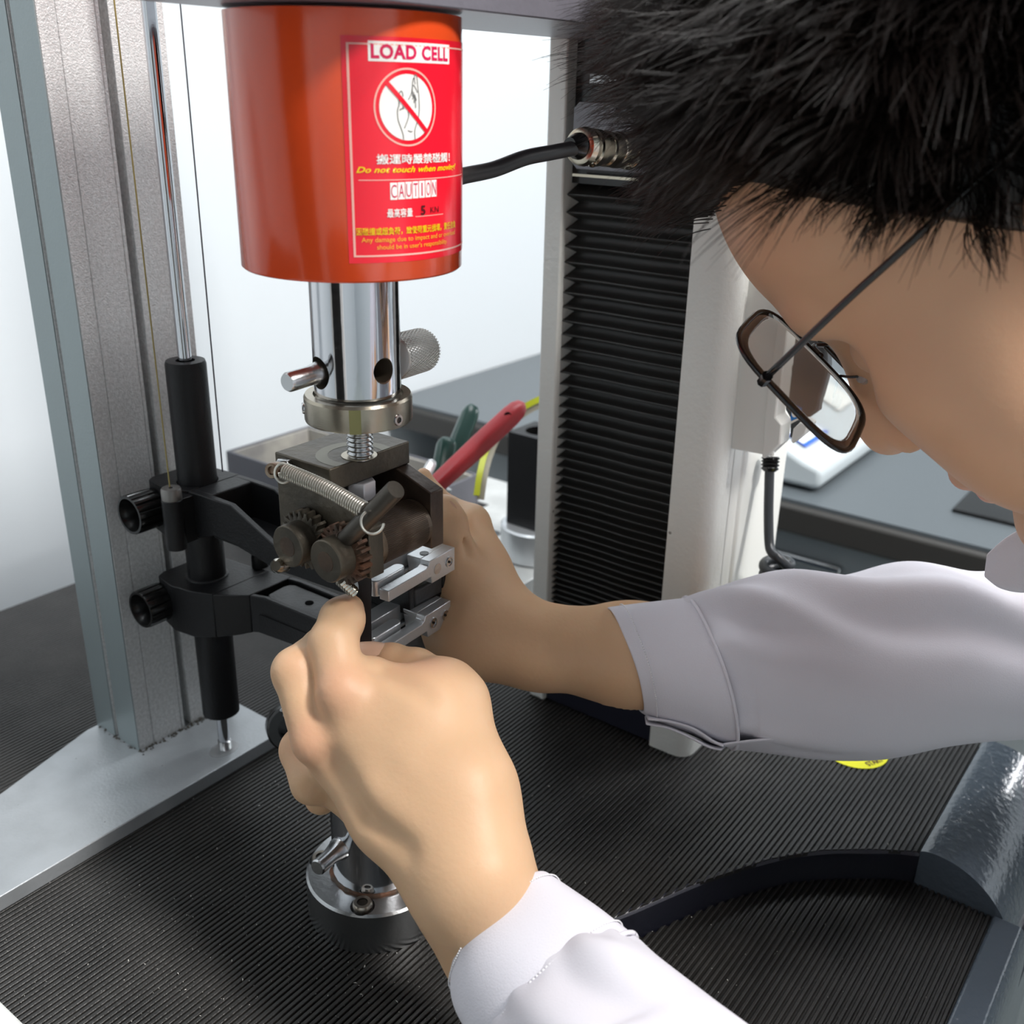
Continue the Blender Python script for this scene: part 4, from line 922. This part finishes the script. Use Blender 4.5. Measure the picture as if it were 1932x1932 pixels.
# ---------------- head (turned down, seen from its left and slightly behind)
HA=math.radians(35); HD=.600; HO=P(1583,612,HD)
hn=R@nz((-.72*math.cos(HA),.69*math.cos(HA),math.sin(HA))); hl_=R@nz((-.72*math.sin(HA),.69*math.sin(HA),-math.cos(HA))); hd_=np.cross(hn,hl_)
if (R.T@hd_)[1]<0: hd_=-hd_
def HP(l,d,n): return HO+hl_*l+hd_*d+hn*n
HAX=[hl_,hd_,hn]
def head(Pn):
    E_=lambda c,r:sd_ell(Pn,HP(*c),HAX,r)
    d=E_((0,-.045,-.135),(.110,.125,.140))
    d=smin(d,E_((0,-.045,-.055),(.088,.075,.060)),.04)        # forehead
    d=smin(d,E_((0,.060,-.075),(.092,.105,.075)),.04)          # mid face
    for s_ in (1,-1):
        d=smin(d,E_((s_*.058,.052,-.042),(.036,.040,.038)),.03)  # cheek bones
        d=smin(d,E_((s_*.050,.105,-.050),(.042,.045,.042)),.03)  # soft cheek
        d=smin(d,sd_cone(Pn,HP(s_*.084,.115,-.125),HP(s_*.026,.178,-.028),.026,.024),.035)   # jaw
        d=smin(d,E_((s_*.040,-.018,-.012),(.034,.014,.016)),.016)  # brow
        d=smin(d,sd_cone(Pn,HP(s_*.016,.070,.004),HP(s_*.017,.074,.010),.0105,.010),.008) # nostril wing
    for s_ in (1,-1): d=-smin(-d,E_((s_*.048,.018,-.002),(.026,.016,.016)),.014)   # eye hollow
    for s_ in (1,-1): d=smin(d,E_((s_*.046,.019,-.024),(.019,.017,.019)),.005)    # eyeball / lids
    d=smin(d,sd_cone(Pn,HP(0,.002,-.008),HP(0,.062,.020),.010,.0150),.016)         # nose
    d=smin(d,sd_cone(Pn,HP(0,.062,.020),HP(0,.068,.022),.0155,.0145),.006)
    d=smin(d,E_((0,.112,-.006),(.036,.013,.020)),.010); d=smin(d,E_((0,.128,-.009),(.031,.011,.018)),.006)  # lips
    d=-smin(-d,sd_cone(Pn,HP(-.026,.1205,.012),HP(.026,.1205,.008),.0015,.0015),.003)
    d=smin(d,E_((0,.168,-.018),(.030,.024,.026)),.022)        # chin
    d=smin(d,sd_cone(Pn,HP(0,.10,-.16),HP(0,.28,-.24),.078,.084),.05)  # neck
    for s_ in (1,-1):
        d=smin(d,E_((s_*.114,.040,-.135),(.010,.045,.026)),.010); d=-smin(-d,E_((s_*.128,.036,-.130),(.010,.030,.014)),.006)  # ears
    return d
t_ang=0
def bounds(pts,pad): a=np.array(pts); return a.min(0)-pad,a.max(0)+pad
chunks=[]
lo,hi=bounds([P(520,1100,.56),P(520,1100,.70),P(1350,2250,.38),P(1050,1100,.6),P(560,1600,.70),P(1150,2250,.5),P(1000,1300,.52)],.05)
chunks.append(surface_nets(near_hand,lo,hi,.0019))
lo,hi=bounds([P(740,860,.66),P(740,860,.78),P(1500,1330,.62),P(1500,1140,.80),P(800,1330,.66)],.03)
chunks.append(surface_nets(far_hand,lo,hi,.0021))
corners=[HP(a,b,c) for a in (-.14,.14) for b in (-.19,.27) for c in (-.29,.06)]
lo,hi=bounds(corners,.01)
chunks.append(surface_nets(head,lo,hi,.0030))
HSP=lambda px,py,d:P(px,py,d)
SHL=HP(.22,.36,-.34); SHR=HP(-.24,.34,-.30); NECKB=HP(0,.25,-.23)
def torso(Pn):
    d=sd_cone(Pn,SHL,SHR,.075,.075); hip=(SHL+SHR)/2+np.array((.10,-.22,-.55)); d=smin(d,sd_cone(Pn,(SHL+SHR)/2,hip,.13,.14),.06)
    d=smin(d,sd_cone(Pn,NECKB,(SHL+SHR)/2,.080,.10),.05)
    d=smin(d,sd_cone(Pn,SHL,P(1550,2500,.46),.065,.045),.03); d=smin(d,sd_cone(Pn,P(1550,2500,.46),P(1280,2240,.475),.04,.024),.02)
    d=smin(d,sd_cone(Pn,SHR,P(1900,1230,.77),.055,.042),.03); d=smin(d,sd_cone(Pn,P(1900,1230,.77),P(1500,1250,.745),.042,.028),.02)
    return d
lo,hi=bounds([SHL,SHR,NECKB,(SHL+SHR)/2+np.array((.10,-.22,-.55)),P(1500,2500,.42),P(1180,2200,.45),P(1500,1250,.745)],.17)
chunks.append(surface_nets(torso,lo,hi,.011))
Vb=np.concatenate([c[0] for c in chunks]); Fb=[]; off=0
for c in chunks: Fb.append(c[1]+off); off+=len(c[0])
Fb=np.concatenate(Fb)
per=thing('person',(1.0,-.75,-1.3),'person with short dark hair bending in from the right, white shirt sleeves, pinching the strip','person')
og=ORG[per.name]
me=bpy.data.meshes.new('body'); me.from_pydata((Vb-og).tolist(),[],Fb.tolist()); me.update(); me.shade_smooth()
body=bpy.data.objects.new('body',me); sc.collection.objects.link(body); body.parent=per; ORG['body']=og
# redness attribute (real skin colour variation: knuckles, finger tips, lips)
red=np.zeros(len(Vb))
for (x,y,d,r,a) in ((640,1300,.580,42,.55),(592,1396,.585,40,.6),(680,1150,.628,24,.6),(655,1128,.61,20,.3),(800,1262,.60,45,.45),(700,1225,.635,24,.5),(560,1250,.590,30,.2),(560,1420,.62,30,.25),(880,1215,.66,50,.15)):
    c,rr=N(x,y,d,r); red=np.maximum(red,.62*a*np.exp(-(np.linalg.norm(Vb-c,axis=1)/(rr*1.3))**2))
hm=(np.abs((Vb-HP(0,.05,-.09))@np.array(HAX).T)<np.array((.13,.17,.16))).all(1); red[hm]=np.maximum(red[hm],.20)
lc_=HP(0,.120,.004); q=(Vb-lc_)@np.array(HAX).T/np.array((.034,.0165,.022)); red=np.maximum(red,1.3*np.clip(1.25-np.linalg.norm(q,axis=1),0,.8))
nc_=HP(0,.066,.024); red=np.maximum(red,.35*np.exp(-(np.linalg.norm(Vb-nc_,axis=1)/.022)**2))
at=me.attributes.new('red','FLOAT','POINT'); at.data.foreach_set('value',red.astype(np.float32))
nt=M_skin.node_tree; bs=nt.nodes['Principled BSDF']; src=bs.inputs['Base Color'].links[0].from_socket
an_=nt.nodes.new('ShaderNodeAttribute'); an_.attribute_name='red'; mx=nt.nodes.new('ShaderNodeMix'); mx.data_type='RGBA'; mx.inputs[7].default_value=(.62,.22,.16,1)
nt.links.new(an_.outputs['Fac'],mx.inputs[0]); nt.links.new(src,mx.inputs[6]); nt.links.new(mx.outputs[2],bs.inputs['Base Color'])
me.materials.append(M_skin)
def nail(c,nrm,along,w,l,name='fingernail'):
    nrm=nz(nrm); along=nz(along-nrm*np.dot(along,nrm)); s=np.cross(nrm,along); rows=[]
    for i in range(9):
        v=-1+2*i/8; row=[]
        for j in range(9):
            u=-1+2*j/8; uu=u*math.sqrt(max(0,1-.75*abs(v)**3)); row.append(c+s*w*uu+along*l*v-nrm*(w*.55*uu*uu+l*.10*v*v))
        rows.append(row)
    return obj(name,MB().grid(rows),mat('nail',(.72,.46,.33),.25,coat=.3),per,sharp=0)
nail(P(842,972,.7020),R@np.array((-.70,.0,-.70)),R@np.array((-.1,-1,.0)),.0070,.0095)
nail(P(699,1214,.634),R@np.array((-.1,-.9,-.45)),R@np.array((-1,-.45,.1)),.0078,.010)
# moles
for (x,y,d) in ((807,1573,.5),(888,1710,.5)): pass
# ---------------- shirt sleeves (lofted cloth)
def cloth(name,nodes,disp,m=None,nseg=72,thick=.0016,par=None,steps=8,close=None):
    """nodes: (px_a,py_a,px_b,py_b,depth,flat) silhouettes on each side; lofted oval sections"""
    A=catmull([P(a,b_,dd) for (a,b_,c,e,dd,f_) in nodes],steps); B=catmull([P(c,e,dd) for (a,b_,c,e,dd,f_) in nodes],steps)
    Fl=catmull([(f_,0,0) for *_,f_ in nodes],steps); n=len(A); rows=[]
    cen=[(A[i]+B[i])/2 for i in range(n)]
    for i in range(n):
        t=nz(cen[min(i+1,n-1)]-cen[max(i-1,0)]); u=(A[i]-B[i])/2; r=np.linalg.norm(u); un=nz(u); v=np.cross(t,un); v=nz(v)
        if v.dot(cen[i]-CAM)>0: v=-v
        row=[]
        for k in range(nseg):
            th=2*PI*k/nseg; f_=Fl[i][0]; dr=disp(i/(n-1),th)
            row.append(cen[i]+un*(r+dr)*math.cos(th)+v*(r*f_+dr)*math.sin(th))
        rows.append(row)
    o=obj(name,MB().grid(rows,closed=True),m or M_shirt,par or per,sharp=0)
    so=o.modifiers.new('thickness','SOLIDIFY'); so.thickness=thick*S; so.offset=-1
    sb=o.modifiers.new('smooth','SUBSURF'); sb.levels=1; sb.render_levels=1
    return o,rows
def fold(s,th,s0,th0,ds,dth,slope,amp):
    x=(th-th0-slope*(s-s0)+PI)%(2*PI)-PI; return amp*math.exp(-(x/dth)**2-((s-s0)/ds)**2)
# far sleeve; th=0 upper silhouette, th=pi/2 toward the camera, th=pi lower silhouette
def d_far(s,th):
    g=0
    g+=fold(s,th,.30,.55,.20,.24,1.6,.0090)      # long diagonal fold
    g-=fold(s,th,.30,.95,.16,.22,1.6,.0065)
    g+=fold(s,th,.52,.50,.16,.20,2.2,.010); g-=fold(s,th,.52,.95,.14,.20,2.2,.008)
    g+=fold(s,th,.17,1.25,.10,.20,.8,.0035); g+=fold(s,th,.25,2.3,.22,.16,.35,.0040); g-=fold(s,th,.25,2.62,.25,.14,.3,.0035)
    g+=fold(s,th,.70,.9,.12,.18,2.0,.008); g-=fold(s,th,.70,1.3,.12,.2,2.0,.006)
    g+=.0014*math.sin(16*th+3)*math.exp(-((s-.05)/.07)**2)   # gathers at the cuff seam
    return g
farn=[(1262,1152,1338,1378,.725,.76),(1290,1131,1372,1404,0.726,.84),(1345,1113,1395,1410,0.730,.88),(1405,1096,1440,1418,0.733,.9),(1480,1082,1545,1431,0.736,.92),(1595,1085,1655,1430,0.741,.92),(1715,1058,1768,1407,0.751,.9),(1850,1078,1880,1396,0.766,.9),(1985,1050,1995,1400,0.786,.95),(2220,940,2220,1500,0.806,1.)]
cloth('far_sleeve',farn,d_far)
def d_cuff(s,th): return .0006*math.sin(3*th+1)+.0008*math.sin(5*th)
_,crow=cloth('far_cuff',[(1146,1147,1206,1343,0.720,.82),(1190,1141,1248,1366,0.722,.84),(1240,1135,1312,1386,0.724,.86),(1294,1129,1376,1409,0.726,.87)],d_cuff,M_shirt2,thick=.002)
def stitches(rows,frac,name,parent=per,r=.0004,lift=.0008,k0=0,k1=72):
    i=frac*(len(rows)-1); a=int(i); b=min(a+1,len(rows)-1); f_=i-a; ring=[np.array(p)*(1-f_)+np.array(q_)*f_ for p,q_ in zip(rows[a],rows[b])]
    c=sum(ring)/len(ring); ring=[p+nz(p-c)*lift for p in ring]; mb=MB(); n=len(ring)
    for k in range(k0,min(k1,n)):
        p,q_=ring[k%n],ring[(k+1)%n]
        for a0,a1 in ((.05,.40),(.55,.90)): mb.tube([p+(q_-p)*a0,p+(q_-p)*a1],r,5)
    return obj(name,mb,mat('white_thread',(.85,.85,.88),.6),parent,sharp=0)
stitches(crow,.20,'stitching'); 
# rolled seam edge of the cuff
def ringtube(rows,frac,r,name,lift=.0005):
    i=frac*(len(rows)-1); a=int(i); b=min(a+1,len(rows)-1); f_=i-a; ring=[np.array(p)*(1-f_)+np.array(q_)*f_ for p,q_ in zip(rows[a],rows[b])]; c=sum(ring)/len(ring)
    ring=[p+nz(p-c)*lift for p in ring]; return obj(name,MB().tube(ring+[ring[0]],r,8),M_shirt2,per,sharp=0)
ringtube(crow,1.,.0012,'cuff_seam')
# open cuff placket flap below
fl=[(1216,1358,0.700),(1262,1364,0.696),(1310,1380,0.695),(1366,1410,0.696)]
def strip(name,top,bot,m=M_shirt2,thick=.0022,n=8):
    A=catmull([P(*p) for p in top],n); B=catmull([P(*p) for p in bot],n); rows=[[a+(b-a)*t for t in np.linspace(0,1,7)] for a,b in zip(A,B)]
    o=obj(name,MB().grid(rows),m,per,sharp=0); so=o.modifiers.new('thickness','SOLIDIFY'); so.thickness=thick*S; so.offset=0; sb=o.modifiers.new('smooth','SUBSURF'); sb.levels=1; sb.render_levels=1; return o
strip('cuff_flap',[(1222,1357,0.700),(1262,1361,0.696),(1308,1374,0.694),(1345,1398,0.695),(1366,1408,0.696)],[(1216,1345,0.726),(1260,1362,0.726),(1310,1388,0.726),(1345,1402,0.726),(1370,1402,0.726)])
strip('cuff_flap',[(1218,1366,0.704),(1262,1374,0.700),(1300,1390,0.698),(1335,1408,0.699),(1362,1415,0.700)],[(1216,1350,0.731),(1260,1368,0.731),(1310,1394,0.731),(1345,1406,0.731),(1370,1406,0.731)])
strip('placket',[(1362,1404,0.698),(1420,1396,0.692),(1480,1392,0.691),(1530,1396,0.692),(1580,1404,0.694),(1640,1394,0.701),(1720,1390,0.716)],[(1380,1412,0.726),(1430,1418,0.726),(1490,1426,0.726),(1550,1432,0.726),(1600,1432,0.726),(1660,1428,0.726),(1740,1412,0.736)],M_shirt)
# near sleeve
def d_near(s,th):
    g=.0012*math.sin(14*th+2)*math.exp(-((s-.02)/.08)**2)
    g+=fold(s,th,.12,.75,.10,.25,-1.5,.004); g-=fold(s,th,.16,1.25,.10,.25,-1.2,.003)
    g+=fold(s,th,.30,1.5,.20,.25,-1.0,.005); g+=fold(s,th,.10,2.3,.12,.3,1.0,.003); g-=fold(s,th,.30,1.0,.2,.2,-1,.004)
    return g
cloth('near_sleeve',[(1192,1764,955,2010,.522,.75),(1252,1812,975,2100,.500,.78),(1330,1872,1010,2190,.482,.80),(1440,1955,1060,2300,.462,.82),(1650,2130,1200,2560,.44,.85),(1950,2350,1500,2900,.42,.9)],d_near)
_,nrow=cloth('near_cuff',[(1030,1646,868,1850,.556,.72),(1075,1676,872,1905,.546,.73),(1130,1714,905,1965,.534,.74),(1194,1764,948,2014,.522,.75)],d_cuff,M_shirt2,thick=.0025)
stitches(nrow,.13,'stitching'); stitches(nrow,.86,'stitching'); ringtube(nrow,1.,.0013,'cuff_seam')
# shirt body and collar (mostly beyond the frame)
def shirt(Pn):
    d=sd_cone(Pn,SHL,SHR,.092,.092); hip=(SHL+SHR)/2+np.array((.10,-.22,-.50)); d=smin(d,sd_cone(Pn,(SHL+SHR)/2,hip,.15,.165),.06)
    d=smin(d,sd_cone(Pn,SHL,P(1800,2750,.42),.085,.072),.03); d=smin(d,sd_cone(Pn,SHR,P(2150,1230,.76),.085,.075),.03); return d
lo,hi=bounds([SHL,SHR,(SHL+SHR)/2+np.array((.10,-.22,-.50)),P(1800,2750,.42),P(2150,1230,.76)],.19)
V_,F_=surface_nets(shirt,lo,hi,.010); obj('shirt_body',(V_,[tuple(f) for f in F_]),M_shirt,per,sharp=0)
strip('collar',[(1862,1045,.66),(1900,1012,.65),(1950,985,.64),(2050,940,.64)],[(1858,1088,.665),(1890,1112,.655),(1950,1118,.65),(2050,1090,.65)],M_shirt2,.003)
# ---------------- hair
def scalp_pt(az,el):
    """direction on the skull: az 0 = forward, + to the person's left; el 90 = crown"""
    ca=math.cos(math.radians(el)); dirv=np.array((math.sin(math.radians(az))*ca,-math.sin(math.radians(el)),math.cos(math.radians(az))*ca)); c=np.array((0,-.045,-.125)); 
    r=1/math.sqrt(((dirv/np.array((.116,.131,.150)))**2).sum()); return c+dirv*r, dirv
def capfn(Pn):
    q=(Pn-HO)@np.array(HAX).T   # l,d,n
    d=sd_ell(Pn,HP(0,-.045,-.130),HAX,(.1160,.132,.146))
    # keep only the hair region: above a slanting hairline
    l,dd,n_=q[:,0],q[:,1],q[:,2]
    line=np.interp(n_,[-.30,-.20,-.13,-.085,-.045,.0,.05],[.13,.12,.040,-.026,-.078,-.098,-.110])
    return np.maximum(d, dd-line)
corn=[HP(a,b,c) for a in (-.13,.13) for b in (-.19,.13) for c in (-.30,.05)]
lo,hi=bounds(corn,.01)
V_,F_=surface_nets(capfn,lo,hi,.0045)
hair=obj('hair',(V_,[tuple(f) for f in F_]),M_hair,per,sharp=0,label='short dark hair with long loose fringe')
ORG[hair.name]=ORG[per.name]
down=np.array((0,0,-1.)); hs=MB(); hrng=np.random.default_rng(3)
dl=np.array((hl_.dot(down),hd_.dot(down),hn.dot(down)))
def strand(az,el,L,n1,n2,r=.00075,segs=10,grav=1.,lift=.35):
    p,dv=scalp_pt(az,el); crown=np.array((0.02,-.80,-.60)); tg=dv-crown*dv.dot(crown); tg=tg/np.linalg.norm(tg)
    v=nz(tg+dv*lift+n1); step=L/segs; x=p-dv*.003; pts=[]
    for k in range(segs+1):
        pts.append(HO+hl_*x[0]+hd_*x[1]+hn*x[2])
        t=k/segs; v=nz(v+dl*grav*(.06+.34*t)+n2*(1+t)); x=x+v*step
        c=np.array((0,-.045,-.130)); q=(x-c)/np.array((.1185,.135,.150)); m=np.linalg.norm(q)
        if m<1.02: x=c+(x-c)/m*1.02
    hs.tube(pts,[r*(1-.85*(k/segs)**1.5) for k in range(segs+1)],3,cap=False)
def locks(n,azr,elr,Lr,jit=.1,r=.0004,bias=(0,0,0),**k):
    for _ in range(n):
        a=hrng.uniform(*azr); e=hrng.uniform(*elr); L=hrng.uniform(*Lr); n1=hrng.normal(0,jit,3)+np.array(bias); n2=hrng.normal(0,.018,3)
        for _2 in range(hrng.integers(6,14)): strand(a+hrng.normal(0,1.3),e+hrng.normal(0,1.3),L*hrng.uniform(.75,1.05),n1+hrng.normal(0,.02,3),n2+hrng.normal(0,.006,3),r=r,**k)
locks(260,(-75,55),(52,86),(.060,.100),grav=.16,lift=.10,jit=.05,bias=(0,-.42,.05))
locks(160,(45,85),(48,84),(.06,.09),grav=.15,lift=.06,jit=.04)
locks(150,(-70,45),(40,58),(.040,.085),grav=.22,lift=.12,jit=.06,bias=(0,-.60,-.05))
locks(40,(0,60),(36,44),(.020,.045),grav=.25,lift=.06,jit=.04,bias=(0,-.2,0))
locks(700,(62,130),(8,72),(.06,.11),grav=.22,lift=.05,jit=.05)
locks(230,(40,64),(24,66),(.035,.065),grav=.22,lift=.06,jit=.05,bias=(0,-.15,0))
locks(330,(78,150),(-25,32),(.040,.075),grav=.22,lift=.07,jit=.05)
locks(330,(-40,62),(22,48),(.028,.052),grav=.30,lift=.05,jit=.05,bias=(0,-.12,0))
locks(420,(66,125),(-8,30),(.030,.055),grav=.22,lift=.07,jit=.05,r=.00038)
locks(300,(75,180),(-25,70),(.05,.09),grav=.2,lift=.05,jit=.05)
locks(110,(72,112),(-12,16),(.03,.06),grav=.2,lift=.03,jit=.04,r=.00035)
hst=obj('hair_strands',hs,M_hair,per,sharp=0,kind='stuff')
# ---------------- glasses
gl=thing('eyeglasses',HP(0,.02,.03),'dark thin framed eyeglasses with large tilted lenses worn by the person','eyeglasses')
def lens_pts(sg,grow=0,n=40,off=0):
    out=[]
    for k in range(n):
        t=2*PI*k/n; a=.0415+grow; b_=.0440+grow; e=.52
        x=math.copysign(abs(math.cos(t))**e,math.cos(t))*a; y=math.copysign(abs(math.sin(t))**e,math.sin(t))*b_
        cx_=sg*(.0530); l_=cx_+x; out.append(HP(l_,   .005+y, GN+.05*abs(l_)-.1*l_*l_+off+.10*(-(y))*0))
    return out
GN=.0175
M_lens=mat('lens_glass',(.97,.98,.97),.02,trans=1.,spec=.9,coat=1.)
M_lens.node_tree.nodes['Principled BSDF'].inputs['IOR'].default_value=1.5
for sg in (1,-1):
    ring=lens_pts(sg); obj('rim',MB().tube(ring+[ring[0]],.0015,8,cap=False),M_frame,gl,sharp=0)
    rows=[]
    for f_ in (.001,.12,.25,.4,.55,.7,.85,1.):
        c_=np.mean(np.array(ring),0); rows.append([c_+(p-c_)*f_+hn*.0012*(1-f_*f_) for p in ring])
    lm=MB().grid(rows[1:],closed=True); lm.f.append(tuple(range(len(ring)))[::-1]); o=obj('lens',lm,M_lens,gl,sharp=0)
    so=o.modifiers.new('thickness','SOLIDIFY'); so.thickness=.0018*S; so.offset=0
    tip=HP(sg*.0975,-.012,GN+.004); hinge=HP(sg*.1030,-.013,GN-.002); far=HP(sg*.118,-.014,-.150)
    obj('end_piece',MB().tube([HP(sg*.092,-.011,GN+.005),tip,hinge],.0030,8),M_frame,gl)
    obj('temple_arm',MB().tube(catmull([hinge,HP(sg*.110,-.016,-.06),far,HP(sg*.108,.022,-.185)],8),.0019,8),M_frame,gl,sharp=0)
    obj('nose_pad',MB().lathe(HP(sg*.0150,.030,.006),HP(sg*.0132,.032,.006),[(.0020,-.5),(.0048,0),(.0048,1),(.002,1.4)],14),mat('clear_pad',(.8,.8,.8),.1,trans=.7),gl)
    obj('pad_arm',MB().tube(catmull([HP(sg*.0125,.022,GN-.001),HP(sg*.015,.026,.012),HP(sg*.015,.030,.007)],5),.0008,6),M_frame,gl,sharp=0)
obj('bridge',MB().tube(catmull([HP(-.0125,.006,GN-.001),HP(0,.000,GN+.002),HP(.0125,.006,GN-.001)],6),.0016,8),M_frame,gl,sharp=0)
# =================================================================== scale everything to metres
seen=set()
keep={cam.name}
SM=Matrix.Scale(S,4)
for o in list(sc.objects):
    if o.type in ('MESH','EMPTY'):
        o.location=o.location*S
        if o.type=='MESH' and o.data.name not in seen:
            seen.add(o.data.name); o.data.transform(SM); o.data.update()
